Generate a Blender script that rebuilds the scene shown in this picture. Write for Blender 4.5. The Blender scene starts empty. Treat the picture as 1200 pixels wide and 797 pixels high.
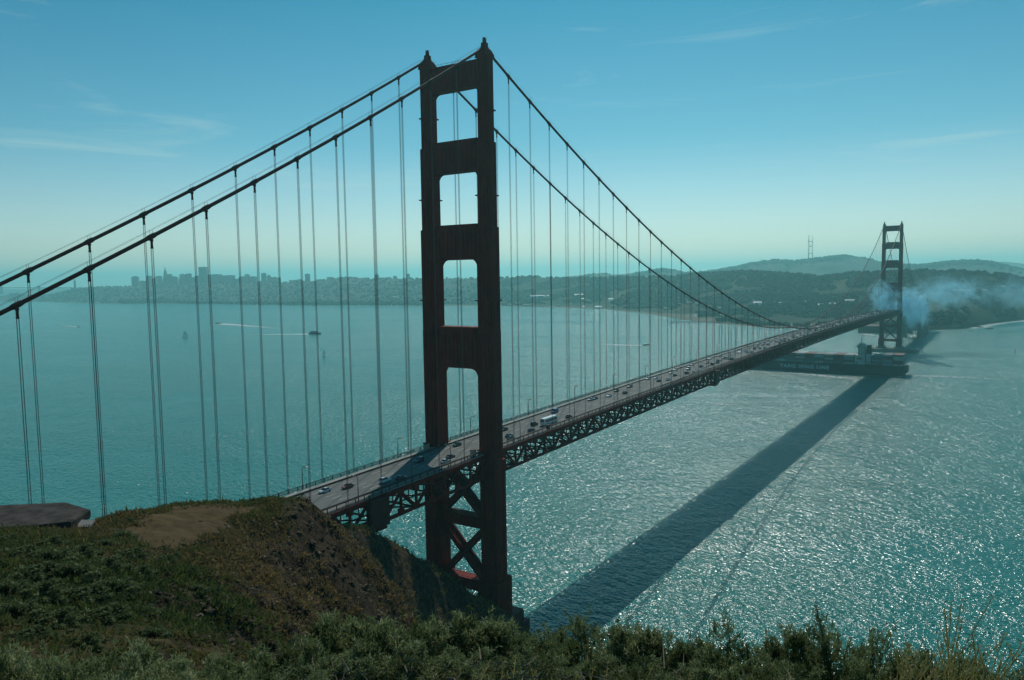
import bpy, math, random
import numpy as np
from mathutils import Vector, Matrix

sc = bpy.context.scene
COL = sc.collection
RNG = np.random.default_rng(11)
random.seed(11)
R = math.radians

# ------------------------------------------------------------------ camera, sky, sun, exposure
EYE = np.array([183.0, -241.0, 143.0])
YAW, PITCH, ROLL, FPX = -0.5826, -0.0815, -0.0155, 891.68      # focal length in pixels of a 1200 px wide frame
F_ = np.array([math.sin(YAW) * math.cos(PITCH), math.cos(YAW) * math.cos(PITCH), math.sin(PITCH)])
R0 = np.array([math.cos(YAW), -math.sin(YAW), 0.0])
U0 = np.cross(R0, F_)
R_ = math.cos(ROLL) * R0 + math.sin(ROLL) * U0
U_ = -math.sin(ROLL) * R0 + math.cos(ROLL) * U0
cd = bpy.data.cameras.new('camera')
cd.sensor_width = 36.0
cd.lens = FPX / 1200 * 36
cd.clip_start = 0.3
cd.clip_end = 90000
cam = bpy.data.objects.new('camera', cd)
COL.objects.link(cam)
m = Matrix((R_, U_, -F_)).transposed().to_4x4()
m.translation = Vector(EYE)
cam.matrix_world = m
sc.camera = cam

SUN_ELEV, SUN_AZ = 43.8, -24.4          # azimuth from the bridge axis (+Y) towards +X
SUN_STRENGTH, SKY_STRENGTH, EXPOSURE = 3.9, 0.100, -0.58
HAZE_DENSITY = 1.0e-4
sdir = Vector((math.sin(R(SUN_AZ)) * math.cos(R(SUN_ELEV)), math.cos(R(SUN_AZ)) * math.cos(R(SUN_ELEV)), math.sin(R(SUN_ELEV))))
sl = bpy.data.lights.new('sun', 'SUN')
sl.energy = SUN_STRENGTH
sl.angle = R(0.55)
sl.color = (1.0, 0.96, 0.88)
so = bpy.data.objects.new('sun', sl)
so.rotation_euler = sdir.to_track_quat('Z', 'Y').to_euler()
so.location = (0, 0, 500)
COL.objects.link(so)

world = bpy.data.worlds.new('World')
sc.world = world
world.use_nodes = True
wn, wl = world.node_tree.nodes, world.node_tree.links
bg = wn['Background']
sky = wn.new('ShaderNodeTexSky')
sky.sky_type = 'NISHITA'
sky.sun_disc = False
sky.sun_elevation = R(SUN_ELEV)
sky.sun_rotation = R(SUN_AZ)
sky.altitude = 100
sky.air_density = 1.0
sky.dust_density = 0.25
sky.ozone_density = 1.6
tint = wn.new('ShaderNodeMix')
tint.data_type = 'RGBA'
tint.blend_type = 'MULTIPLY'
tint.inputs[0].default_value = 1.0
# the colder, bluer sky overhead and the milky band above the horizon
tcs = wn.new('ShaderNodeTexCoord')
sxs = wn.new('ShaderNodeSeparateXYZ')
wl.new(tcs.outputs['Generated'], sxs.inputs[0])
rs = wn.new('ShaderNodeValToRGB')
rs.color_ramp.elements[0].position, rs.color_ramp.elements[0].color = 0.0, (1.65, 1.34, 1.26, 1)
rs.color_ramp.elements[1].position, rs.color_ramp.elements[1].color = 0.40, (0.02, 0.74, 0.86, 1)
e_ = rs.color_ramp.elements.new(0.06)
e_.color = (1.26, 1.30, 1.27, 1)
e_ = rs.color_ramp.elements.new(0.17)
e_.color = (0.50, 1.02, 1.04, 1)
wl.new(sxs.outputs[2], rs.inputs[0])
wl.new(rs.outputs[0], tint.inputs[7])
wl.new(sky.outputs[0], tint.inputs[6])
# thin streaks of high cloud, laid out by direction in the sky
tc = wn.new('ShaderNodeTexCoord')
mp = wn.new('ShaderNodeMapping')
mp.inputs['Rotation'].default_value = (R(4), R(-6), R(20))
mp.inputs['Scale'].default_value = (1.5, 2.3, 15.0)
nz = wn.new('ShaderNodeTexNoise')
nz.inputs['Scale'].default_value = 1.7
nz.inputs['Detail'].default_value = 7
nz.inputs['Roughness'].default_value = 0.62
nz.inputs['Distortion'].default_value = 0.6
cr = wn.new('ShaderNodeValToRGB')
cr.color_ramp.elements[0].position = 0.57
cr.color_ramp.elements[0].color = (0, 0, 0, 1)
cr.color_ramp.elements[1].position = 0.86
cr.color_ramp.elements[1].color = (0.55, 0.55, 0.55, 1)
cm = wn.new('ShaderNodeMix')
cm.data_type = 'RGBA'
cm.inputs[7].default_value = (8.6, 10.6, 10.2, 1)
wl.new(tc.outputs['Generated'], mp.inputs[0])
wl.new(mp.outputs[0], nz.inputs['Vector'])
wl.new(nz.outputs[0], cr.inputs[0])
wl.new(cr.outputs[0], cm.inputs[0])
wl.new(tint.outputs[2], cm.inputs[6])
wl.new(cm.outputs[2], bg.inputs[0])
bg.inputs[1].default_value = SKY_STRENGTH

sc.view_settings.view_transform = 'Standard'
sc.view_settings.look = 'None'
sc.view_settings.gamma = 1
sc.view_settings.exposure = EXPOSURE
sc.render.engine = 'CYCLES'
sc.cycles.use_denoising = True
sc.cycles.max_bounces = 5
sc.cycles.diffuse_bounces = 2
sc.cycles.glossy_bounces = 2
sc.cycles.transparent_max_bounces = 12
sc.cycles.volume_bounces = 2
sc.cycles.caustics_reflective = False
sc.cycles.caustics_refractive = False
sc.cycles.sample_clamp_direct = 30
sc.cycles.sample_clamp_indirect = 4
sc.cycles.volume_step_rate = 2.0
sc.cycles.volume_max_steps = 128


# ------------------------------------------------------------------ helpers
def ray(px, py):
    d = F_ * FPX + R_ * (px - 600) - U_ * (py - 398.5)
    return d / np.linalg.norm(d)


def at(px, py, D):
    """point of the world seen at a pixel of the photograph, D metres away over the ground"""
    d = ray(px, py)
    return EYE + d * (D / math.hypot(d[0], d[1]))


def on_level(px, py, z=0.0):
    d = ray(px, py)
    return EYE + d * ((z - EYE[2]) / d[2])


def project(p):
    d = np.asarray(p, float) - EYE
    w = d @ F_
    return 600 + FPX * (d @ R_) / w, 398.5 - FPX * (d @ U_) / w


class MB:
    def __init__(self):
        self.v, self.f, self.m = [], [], []

    def add(self, vs, fs, mi=0):
        o = len(self.v)
        self.v += [tuple(map(float, p)) for p in vs]
        self.f += [tuple(i + o for i in q) for q in fs]
        self.m += [mi] * len(fs)
        return self

    def box(self, c, s, mi=0, rz=0.0):
        x, y, z = s[0] / 2, s[1] / 2, s[2] / 2
        ca, sa = math.cos(rz), math.sin(rz)
        vs = [(c[0] + a * x * ca - b * y * sa, c[1] + a * x * sa + b * y * ca, c[2] + d * z)
              for d in (-1, 1) for a, b in ((-1, -1), (1, -1), (1, 1), (-1, 1))]
        return self.add(vs, [(3, 2, 1, 0), (4, 5, 6, 7), (0, 1, 5, 4), (1, 2, 6, 5), (2, 3, 7, 6), (3, 0, 4, 7)], mi)

    def bar(self, p, q, w, h, up=(0, 0, 1), mi=0):
        p, q = np.asarray(p, float), np.asarray(q, float)
        d = q - p
        d = d / np.linalg.norm(d)
        s = np.cross(d, np.asarray(up, float))
        if np.linalg.norm(s) < 1e-6:
            s = np.cross(d, (1, 0, 0))
        s /= np.linalg.norm(s)
        t = np.cross(s, d)
        vs = [e + s * (a * w / 2) + t * (b * h / 2) for e in (p, q) for a, b in ((-1, -1), (1, -1), (1, 1), (-1, 1))]
        return self.add(vs, [(3, 2, 1, 0), (4, 5, 6, 7), (0, 1, 5, 4), (1, 2, 6, 5), (2, 3, 7, 6), (3, 0, 4, 7)], mi)

    def tube(self, pts, r, n=8, mi=0):
        pts = [np.asarray(p, float) for p in pts]
        rs = r if hasattr(r, '__len__') else [r] * len(pts)
        vs, fs = [], []
        for i, p in enumerate(pts):
            d = pts[min(i + 1, len(pts) - 1)] - pts[max(i - 1, 0)]
            d /= np.linalg.norm(d)
            s = np.cross(d, (0, 0, 1)) if abs(d[2]) < 0.95 else np.cross(d, (1, 0, 0))
            s /= np.linalg.norm(s)
            t = np.cross(s, d)
            for k in range(n):
                a = 2 * math.pi * k / n
                vs.append(p + (s * math.cos(a) + t * math.sin(a)) * rs[i])
        for i in range(len(pts) - 1):
            for k in range(n):
                fs.append((i * n + k, i * n + (k + 1) % n, (i + 1) * n + (k + 1) % n, (i + 1) * n + k))
        fs.append(tuple(range(n - 1, -1, -1)))
        fs.append(tuple(range((len(pts) - 1) * n, len(pts) * n)))
        return self.add(vs, fs, mi)

    def loft(self, rings, mi=0, cap=True):
        n = len(rings[0])
        vs = [p for r in rings for p in r]
        fs = []
        for i in range(len(rings) - 1):
            for k in range(n):
                fs.append((i * n + k, i * n + (k + 1) % n, (i + 1) * n + (k + 1) % n, (i + 1) * n + k))
        if cap:
            fs.append(tuple(range(n - 1, -1, -1)))
            fs.append(tuple(range((len(rings) - 1) * n, len(rings) * n)))
        return self.add(vs, fs, mi)

    def prism(self, poly, z0, z1, mi=0):
        return self.loft([[(x, y, z0) for x, y in poly], [(x, y, z1) for x, y in poly]], mi)

    def xz_prism(self, poly, y0, y1, mi=0):
        return self.loft([[(x, y1, z) for x, z in poly], [(x, y0, z) for x, z in poly]], mi)

    def build(self, name, mat, parent=None, smooth=False):
        me = bpy.data.meshes.new(name)
        me.from_pydata(self.v, [], self.f)
        mats = mat if isinstance(mat, (list, tuple)) else [mat]
        for x in mats:
            me.materials.append(x)
        if len(mats) > 1:
            me.polygons.foreach_set('material_index', self.m)
        if smooth:
            me.polygons.foreach_set('use_smooth', [True] * len(me.polygons))
        me.update()
        o = bpy.data.objects.new(name, me)
        COL.objects.link(o)
        if parent is not None:
            o.parent = parent
        return o


def tag(o, label=None, cat=None, group=None, kind=None):
    if label: o['label'] = label
    if cat: o['category'] = cat
    if group: o['group'] = group
    if kind: o['kind'] = kind
    return o


def empty(name, loc=(0, 0, 0), rz=0.0, parent=None):
    o = bpy.data.objects.new(name, None)
    o.location = tuple(map(float, loc))
    o.rotation_euler = (0, 0, rz)
    o.empty_display_size = 0.5
    COL.objects.link(o)
    if parent is not None:
        o.parent = parent
    return o


def dup(root, loc, rz=0.0, sc_=None, label=None, group=None, swap=None):
    r = root.copy()
    COL.objects.link(r)
    r.location = tuple(map(float, loc))
    r.rotation_euler = (0, 0, rz)
    if sc_ is not None:
        r.scale = sc_ if hasattr(sc_, '__len__') else (sc_, sc_, sc_)
    if label: r['label'] = label
    if group: r['group'] = group
    if swap and r.type == 'MESH': r.data = swap.get(r.data.name, r.data)
    for ch in list(root.children):
        c = ch.copy()
        COL.objects.link(c)
        c.parent = r
        if swap and c.type == 'MESH': c.data = swap.get(c.data.name, c.data)
        for g in list(ch.children):
            d = g.copy()
            COL.objects.link(d)
            d.parent = c
    return r


def grid_mesh(name, P, mat, parent=None, smooth=True):
    """P: (n, m, 3) array of points"""
    n, k = P.shape[:2]
    idx = np.arange(n * k).reshape(n, k)
    q = np.stack([idx[:-1, :-1], idx[1:, :-1], idx[1:, 1:], idx[:-1, 1:]], -1).reshape(-1, 4)
    return raw_mesh(name, P.reshape(-1, 3), q, mat, parent, smooth)


def raw_mesh(name, V, Q, mat, parent=None, smooth=False, tint=None):
    V = np.ascontiguousarray(V, dtype=np.float32)
    Q = np.ascontiguousarray(Q, dtype=np.int32)
    me = bpy.data.meshes.new(name)
    me.vertices.add(len(V))
    me.vertices.foreach_set('co', V.ravel())
    k = Q.shape[1]
    me.loops.add(Q.size)
    me.loops.foreach_set('vertex_index', Q.ravel())
    me.polygons.add(len(Q))
    me.polygons.foreach_set('loop_start', np.arange(0, Q.size, k, dtype=np.int32))
    me.polygons.foreach_set('use_smooth', np.full(len(Q), smooth, dtype=bool))
    me.update(calc_edges=True)
    me.validate()
    if tint is not None:
        a = me.attributes.new('tint', 'FLOAT', 'FACE')
        a.data.foreach_set('value', np.ascontiguousarray(tint, dtype=np.float32))
    for x in (mat if isinstance(mat, (list, tuple)) else [mat]):
        me.materials.append(x)
    o = bpy.data.objects.new(name, me)
    COL.objects.link(o)
    if parent is not None:
        o.parent = parent
    return o


_perm = np.random.default_rng(5).permutation(256)
_perm = np.concatenate([_perm, _perm])
_gr = np.random.default_rng(6).normal(size=(256, 2))
_gr /= np.linalg.norm(_gr, axis=1)[:, None]


def perlin(x, y):
    x, y = np.asarray(x, float), np.asarray(y, float)
    xi, yi = np.floor(x).astype(int), np.floor(y).astype(int)
    xf, yf = x - xi, y - yi
    xi &= 255
    yi &= 255
    u, v = xf ** 3 * (xf * (6 * xf - 15) + 10), yf ** 3 * (yf * (6 * yf - 15) + 10)

    def g(a, b, dx, dy):
        k = _gr[_perm[_perm[a & 255] + (b & 255)]]
        return k[..., 0] * dx + k[..., 1] * dy
    n00, n10 = g(xi, yi, xf, yf), g(xi + 1, yi, xf - 1, yf)
    n01, n11 = g(xi, yi + 1, xf, yf - 1), g(xi + 1, yi + 1, xf - 1, yf - 1)
    return (n00 * (1 - u) + n10 * u) * (1 - v) + (n01 * (1 - u) + n11 * u) * v


def fbm(x, y, s, octv=4, ridged=False):
    t, a = 0, 1.0
    for i in range(octv):
        n = perlin(np.asarray(x) / s + 17.3 * i, np.asarray(y) / s - 9.1 * i)
        t = t + a * ((0.5 - np.abs(n)) if ridged else n)
        a *= 0.5
        s *= 0.5
    return t


# ------------------------------------------------------------------ materials
def pbr(name, col, rough=0.7, metal=0.0, var=0.18, scale=0.6, spec=0.4, bump=0.0, bscale=None, col2=None, stretch=(1, 1, 1)):
    mt = bpy.data.materials.new(name)
    mt.use_nodes = True
    n, l = mt.node_tree.nodes, mt.node_tree.links
    b = n['Principled BSDF']
    b.inputs['Roughness'].default_value = rough
    b.inputs['Metallic'].default_value = metal
    b.inputs['Specular IOR Level'].default_value = spec
    tc = n.new('ShaderNodeTexCoord')
    mp = n.new('ShaderNodeMapping')
    mp.inputs['Scale'].default_value = stretch
    l.new(tc.outputs['Object'], mp.inputs[0])
    nz = n.new('ShaderNodeTexNoise')
    nz.inputs['Scale'].default_value = scale
    nz.inputs['Detail'].default_value = 6
    nz.inputs['Roughness'].default_value = 0.65
    l.new(mp.outputs[0], nz.inputs['Vector'])
    mr = n.new('ShaderNodeMapRange')
    mr.inputs[1].default_value = 0.3
    mr.inputs[2].default_value = 0.7
    l.new(nz.outputs[0], mr.inputs[0])
    mx = n.new('ShaderNodeMix')
    mx.data_type = 'RGBA'
    c2 = col2 if col2 else tuple(min(1, c * (1 + var)) for c in col)
    c1 = col if col2 else tuple(c * (1 - var) for c in col)
    mx.inputs[6].default_value = (*c1, 1)
    mx.inputs[7].default_value = (*c2, 1)
    l.new(mr.outputs[0], mx.inputs[0])
    l.new(mx.outputs[2], b.inputs['Base Color'])
    if bump:
        bz = n.new('ShaderNodeTexNoise')
        bz.inputs['Scale'].default_value = bscale or scale * 6
        bz.inputs['Detail'].default_value = 5
        l.new(mp.outputs[0], bz.inputs['Vector'])
        bp = n.new('ShaderNodeBump')
        bp.inputs['Strength'].default_value = 0.8
        bp.inputs['Distance'].default_value = bump
        l.new(bz.outputs[0], bp.inputs['Height'])
        l.new(bp.outputs[0], b.inputs['Normal'])
    return mt


def tinted(name, stops, rough=0.75, trans=0.0, spec=0.25):
    """foliage and other scattered things: base colour picked per face by the 'tint' attribute"""
    mt = bpy.data.materials.new(name)
    mt.use_nodes = True
    n, l = mt.node_tree.nodes, mt.node_tree.links
    b = n['Principled BSDF']
    b.inputs['Roughness'].default_value = rough
    b.inputs['Specular IOR Level'].default_value = spec
    a = n.new('ShaderNodeAttribute')
    a.attribute_name = 'tint'
    r = n.new('ShaderNodeValToRGB')
    e = r.color_ramp.elements
    e[0].position, e[0].color = stops[0][0], (*stops[0][1], 1)
    e[1].position, e[1].color = stops[-1][0], (*stops[-1][1], 1)
    for p, c in stops[1:-1]:
        k = e.new(p)
        k.color = (*c, 1)
    l.new(a.outputs['Fac'], r.inputs[0])
    l.new(r.outputs[0], b.inputs['Base Color'])
    if trans:
        t = n.new('ShaderNodeBsdfTranslucent')
        l.new(r.outputs[0], t.inputs[0])
        mx = n.new('ShaderNodeMixShader')
        mx.inputs[0].default_value = trans
        l.new(b.outputs[0], mx.inputs[1])
        l.new(t.outputs[0], mx.inputs[2])
        l.new(mx.outputs[0], n['Material Output'].inputs[0])
    return mt


M = {}
M['steel'] = pbr('orange_red_paint', (0.180, 0.014, 0.010), 0.7, var=0.3, scale=0.35, spec=0.1, stretch=(1, 1, 0.35))
M['steel_dark'] = pbr('weathered_red_paint', (0.095, 0.022, 0.017), 0.65, var=0.3, scale=0.5, spec=0.25)
M['rope'] = pbr('painted_rope', (0.15, 0.05, 0.042), 0.55, var=0.15, scale=2.0)
M['road'] = pbr('road_concrete', (0.148, 0.154, 0.142), 0.85, var=0.16, scale=0.25, spec=0.2, stretch=(1, 0.12, 1))
M['kerb'] = pbr('kerb_steel', (0.055, 0.045, 0.04), 0.7, var=0.2, scale=1.0)
M['walk'] = pbr('walkway_concrete', (0.33, 0.335, 0.30), 0.85, var=0.12, scale=0.6, spec=0.2)
M['paint'] = pbr('lane_paint', (0.6, 0.58, 0.52), 0.7, var=0.15, scale=1.5)
M['concrete'] = pbr('old_concrete', (0.20, 0.185, 0.16), 0.9, var=0.3, scale=0.5, spec=0.15, bump=0.05, bscale=4)
M['bunker'] = pbr('bunker_concrete', (0.024, 0.021, 0.019), 0.95, col2=(0.095, 0.082, 0.072), scale=0.8, spec=0.08, bump=0.04, bscale=3.0)
M['pale'] = pbr('pale_concrete', (0.34, 0.30, 0.255), 0.85, scale=1.5)
M['glass'] = pbr('dark_glass', (0.012, 0.016, 0.02), 0.08, var=0.1, spec=0.6)
M['tyre'] = pbr('tyre_rubber', (0.015, 0.015, 0.016), 0.8)
M['lamp_lens'] = pbr('lamp_lens', (0.55, 0.45, 0.3), 0.3)
M['head'] = pbr('headlight_glass', (0.7, 0.72, 0.72), 0.15, spec=0.6)
M['tail'] = pbr('taillight_red', (0.35, 0.02, 0.015), 0.25)
M['white'] = pbr('white_paint', (0.72, 0.72, 0.70), 0.45, var=0.06)
M['hull'] = pbr('ship_hull_black', (0.016, 0.018, 0.022), 0.5, var=0.3, scale=0.08, stretch=(1, 1, 0.3))
M['boot'] = pbr('ship_bottom_red', (0.12, 0.03, 0.025), 0.6)
M['deckgrey'] = pbr('ship_deck', (0.14, 0.10, 0.085), 0.8)
M['letter'] = pbr('hull_lettering', (0.82, 0.83, 0.82), 0.6, var=0.1)
M['boat_dark'] = pbr('boat_navy', (0.02, 0.03, 0.06), 0.4)
M['sail'] = pbr('sail_cloth', (0.75, 0.74, 0.70), 0.8, var=0.05)
M['wood'] = pbr('pier_timber', (0.06, 0.05, 0.042), 0.9, var=0.3)
M['rock'] = pbr('shore_rock', (0.055, 0.048, 0.04), 0.9, var=0.35, scale=0.4, bump=0.3, bscale=1.2)
M['brick'] = pbr('fort_brick', (0.16, 0.085, 0.06), 0.9, var=0.25, scale=0.1)
M['mast'] = pbr('mast_paint', (0.30, 0.14, 0.11), 0.6, var=0.2, scale=0.02)

# ------------------------------------------------------------------ water
def water_material():
    mt = bpy.data.materials.new('bay_water')
    mt.use_nodes = True
    n, l = mt.node_tree.nodes, mt.node_tree.links
    b = n['Principled BSDF']
    b.inputs['IOR'].default_value = 1.33
    b.inputs['Specular IOR Level'].default_value = 0.5
    g = n.new('ShaderNodeNewGeometry')

    def noise(scale, stretch, rz, detail=2.0, rough=0.55, dist=0.0):
        mp = n.new('ShaderNodeMapping')
        mp.vector_type = 'TEXTURE'
        mp.inputs['Rotation'].default_value = (0, 0, rz)
        mp.inputs['Scale'].default_value = (stretch[0], stretch[1], 1)
        l.new(g.outputs['Position'], mp.inputs[0])
        z = n.new('ShaderNodeTexNoise')
        z.inputs['Scale'].default_value = scale
        z.inputs['Detail'].default_value = detail
        z.inputs['Roughness'].default_value = rough
        z.inputs['Distortion'].default_value = dist
        l.new(mp.outputs[0], z.inputs['Vector'])
        return z.outputs[0]

    def math_(op, a, c, d=None):
        k = n.new('ShaderNodeMath')
        k.operation = op
        for i, s in enumerate((a, c, d)):
            if s is None: continue
            if isinstance(s, (int, float)): k.inputs[i].default_value = s
            else: l.new(s, k.inputs[i])
        return k.outputs[0]
    # wind waves: crests lie roughly across the bridge axis, shorter chop on top
    w1 = noise(1 / 4.2, (1.8, 1.0), R(-28), 2.5, 0.55, 0.3)
    w2 = noise(1 / 1.6, (1.6, 1.0), R(-20), 2.0, 0.55, 0.2)
    w3 = noise(1 / 30.0, (2.2, 1.0), R(-40), 2.0, 0.5)
    h = math_('ADD', math_('MULTIPLY', w1, WAVE[0]), math_('MULTIPLY', w2, WAVE[1]))
    h = math_('ADD', h, math_('MULTIPLY', w3, WAVE[2]))
    # gusts and slicks: patches of rougher and calmer water
    p1 = noise(1 / 260.0, (2.6, 1.0), R(24), 4.0, 0.6, 0.8)
    p2 = noise(1 / 900.0, (3.0, 1.0), R(15), 3.0, 0.6, 0.5)
    patch = math_('ADD', math_('MULTIPLY', p1, 0.55), math_('MULTIPLY', p2, 0.45))
    mr = n.new('ShaderNodeMapRange')
    mr.inputs[1].default_value, mr.inputs[2].default_value = 0.36, 0.62
    mr.inputs[3].default_value, mr.inputs[4].default_value = 0.42, 1.32
    l.new(patch, mr.inputs[0])
    bp = n.new('ShaderNodeBump')
    bp.inputs['Distance'].default_value = 1.0
    l.new(mr.outputs[0], bp.inputs['Strength'])
    bp.inputs['Strength'].default_value = 1.0
    hh = math_('MULTIPLY', h, mr.outputs[0])
    bp2 = bp
    l.new(hh, bp2.inputs['Height'])
    for k in list(bp2.inputs['Strength'].links): l.remove(k)
    l.new(bp2.outputs[0], b.inputs['Normal'])
    # sub-pixel chop grows with distance as the waves fall below the size of a pixel
    b.inputs['Roughness'].default_value = WAVE[3]
    mx = n.new('ShaderNodeMix')
    mx.data_type = 'RGBA'
    mx.inputs[6].default_value = (0.006, 0.140, 0.124, 1)
    mx.inputs[7].default_value = (0.014, 0.210, 0.172, 1)
    l.new(patch, mx.inputs[0])
    l.new(mx.outputs[2], b.inputs['Base Color'])
    return mt


WAVE = (2.3, 1.3, 3.4, 0.175)
S = 30000.0
gx = np.concatenate([-np.geomspace(S, 50, 24), np.linspace(0, 0, 1), np.geomspace(50, S, 24)])
P = np.stack([np.repeat(gx[:, None], 49, 1), np.repeat(gx[None, :], 49, 0), np.zeros((49, 49))], -1)
tag(grid_mesh('water', P, water_material(), smooth=False), kind='structure')

# ------------------------------------------------------------------ near headland
CTRL = []


def c_px(px, py, D, dz=0.0):
    p = at(px, py, D)
    CTRL.append((p[0], p[1], p[2] + dz))


def c_pz(px, D, z):
    p = at(px, 330, D)
    CTRL.append((p[0], p[1], z))


CTRL += [(183, -241, 141.3), (190, -250, 142.3), (176, -252, 142.5), (205, -262, 144), (160, -275, 146), (240, -270, 145),
         (195, -238, 140.6), (171, -243, 141.0), (120, -330, 152), (240, -340, 152), (300, -300, 135), (320, -240, 110)]
for px in (-150, 0, 150, 300, 450, 600, 750, 900, 1050, 1200, 1350):
    r = max(0.0, min(1.0, (px - 300) / 300.0))
    c_pz(px, 3.0, 140.75)
    c_pz(px, 5.5, 139.75 - 0.15 * r)
    c_pz(px, 8.0, 138.55 - 0.25 * r)
    c_pz(px, 11.0, 136.9 - 0.6 * r)
for px in (560, 680, 800, 950, 1100, 1300):
    for D, z in ((20, 129), (35, 117), (60, 98), (95, 72), (140, 40), (190, 10), (240, -10), (330, -25)):
        c_pz(px, D, z)
for a in ((20, 775, 34), (20, 745, 42), (20, 700, 52), (20, 655, 66), (100, 780, 35), (100, 745, 42), (100, 700, 54), (100, 660, 66), (130, 640, 76),
          (170, 690, 58), (180, 650, 72), (200, 636, 80), (170, 612, 88), (250, 610, 90), (290, 595, 98), (205, 592, 97), (145, 603, 92),
          (330, 584, 101), (115, 621, 89), (60, 625, 84), (10, 622, 84), (250, 590, 100),
          (362, 592, 103), (395, 620, 105), (430, 652, 105), (470, 700, 104), (492, 726, 103),
          (300, 640, 85), (350, 680, 84), (400, 715, 86), (440, 740, 88), (250, 680, 68), (300, 720, 67), (350, 755, 64), (200, 740, 50),
          (280, 770, 46), (420, 770, 72), (380, 650, 92), (480, 760, 86), (200, 775, 38),
          (-60, 640, 80), (-60, 700, 52), (-150, 660, 75)):
    c_px(*a)
for px, D, z in ((540, 40, 112), (520, 60, 98), (560, 100, 66), (520, 110, 74), (500, 130, 66), (480, 140, 66), (440, 130, 84), (440, 160, 66),
                 (100, 125, 97), (200, 125, 98), (300, 125, 99), (0, 125, 95), (-100, 130, 92), (350, 125, 95), (390, 130, 90),
                 (100, 170, 70), (200, 170, 72), (300, 165, 76), (0, 170, 66), (370, 165, 76), (-100, 190, 60), (420, 180, 66),
                 (200, 230, 40), (300, 230, 48), (100, 230, 30), (0, 240, 15), (350, 235, 52), (200, 300, -5), (300, 300, 4), (100, 310, -12),
                 (400, 270, 30), (450, 290, 10), (400, 320, -8), (500, 310, -6), (550, 320, -10), (0, 330, -15), (300, 360, -20), (600, 330, -14),
                 (620, 290, -3), (650, 270, -6), (610, 250, 12), (600, 210, 18), (640, 200, 10), (700, 180, 8), (530, 190, 30), (570, 170, 34), (480, 204, 34), (440, 192, 44), (520, 216, 24), (540, 228, 20), (460, 198, 40)):
    c_pz(px, D, z)
for a in ((392, 612, 196), (423, 630, 206), (445, 629, 214), (467, 641, 222), (492, 659, 232), (514, 674, 242), (539, 688, 252), (552, 694, 258),
          (564, 706, 264), (585, 714, 270), (602, 722, 272), (455, 665, 214), (480, 690, 222), (500, 712, 230), (540, 716, 250), (430, 652, 204), (520, 720, 240)):
    c_px(*a)
CTRL = np.array(CTRL)
_A = np.linalg.norm(CTRL[:, None, :2] - CTRL[None, :, :2], axis=-1)
_n = len(CTRL)
_K = np.block([[_A + 0.6 * np.eye(_n) * -1.0, np.ones((_n, 1)), CTRL[:, :2]],
               [np.ones((1, _n)), np.zeros((1, 3))], [CTRL[:, :2].T, np.zeros((2, 3))]])
_w = np.linalg.solve(_K, np.concatenate([CTRL[:, 2], np.zeros(3)]))


def ground_smooth(x, y):
    x, y = np.atleast_1d(np.asarray(x, float)), np.atleast_1d(np.asarray(y, float))
    sh = x.shape
    x, y = x.ravel(), y.ravel()
    out = np.empty(len(x))
    for i in range(0, len(x), 20000):
        a, b = x[i:i + 20000], y[i:i + 20000]
        d = np.sqrt((a[:, None] - CTRL[None, :, 0]) ** 2 + (b[:, None] - CTRL[None, :, 1]) ** 2)
        out[i:i + 20000] = d @ _w[:_n] + _w[_n] + _w[_n + 1] * a + _w[_n + 2] * b
    return out.reshape(sh)


PATH_POLY = None


def ground(x, y):
    x, y = np.atleast_1d(np.asarray(x, float)), np.atleast_1d(np.asarray(y, float))
    z = ground_smooth(x, y)
    e = 0.7
    sl = np.hypot(ground_smooth(x + e, y) - z, ground_smooth(x, y + e) - z) / e
    D = np.hypot(x - EYE[0], y - EYE[1])
    steep = np.clip((sl - 0.35) / 0.5, 0, 1)
    far = np.clip((D - 9) / 22, 0, 1)
    z = z + far * (steep * (2.3 * fbm(x, y, 6.0, 5, True) - 1.6) + 0.35 * fbm(x, y, 5.0, 4))
    z = z + far * steep * 1.3 * fbm(x + 2 * fbm(x, y, 9, 2), y, 16.0, 3)
    return z


def axis(lo, hi, f0, f1, fine, coarse):
    return np.concatenate([np.arange(lo, f0, coarse), np.arange(f0, f1, fine), np.arange(f1, hi + coarse, coarse)])


ax = axis(-120, 330, 4, 212, 0.7, 2.2)
ay = axis(-350, 80, -262, 6, 0.7, 2.2)
GX, GY = np.meshgrid(ax, ay, indexing='ij')
GZ = ground(GX, GY)


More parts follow.
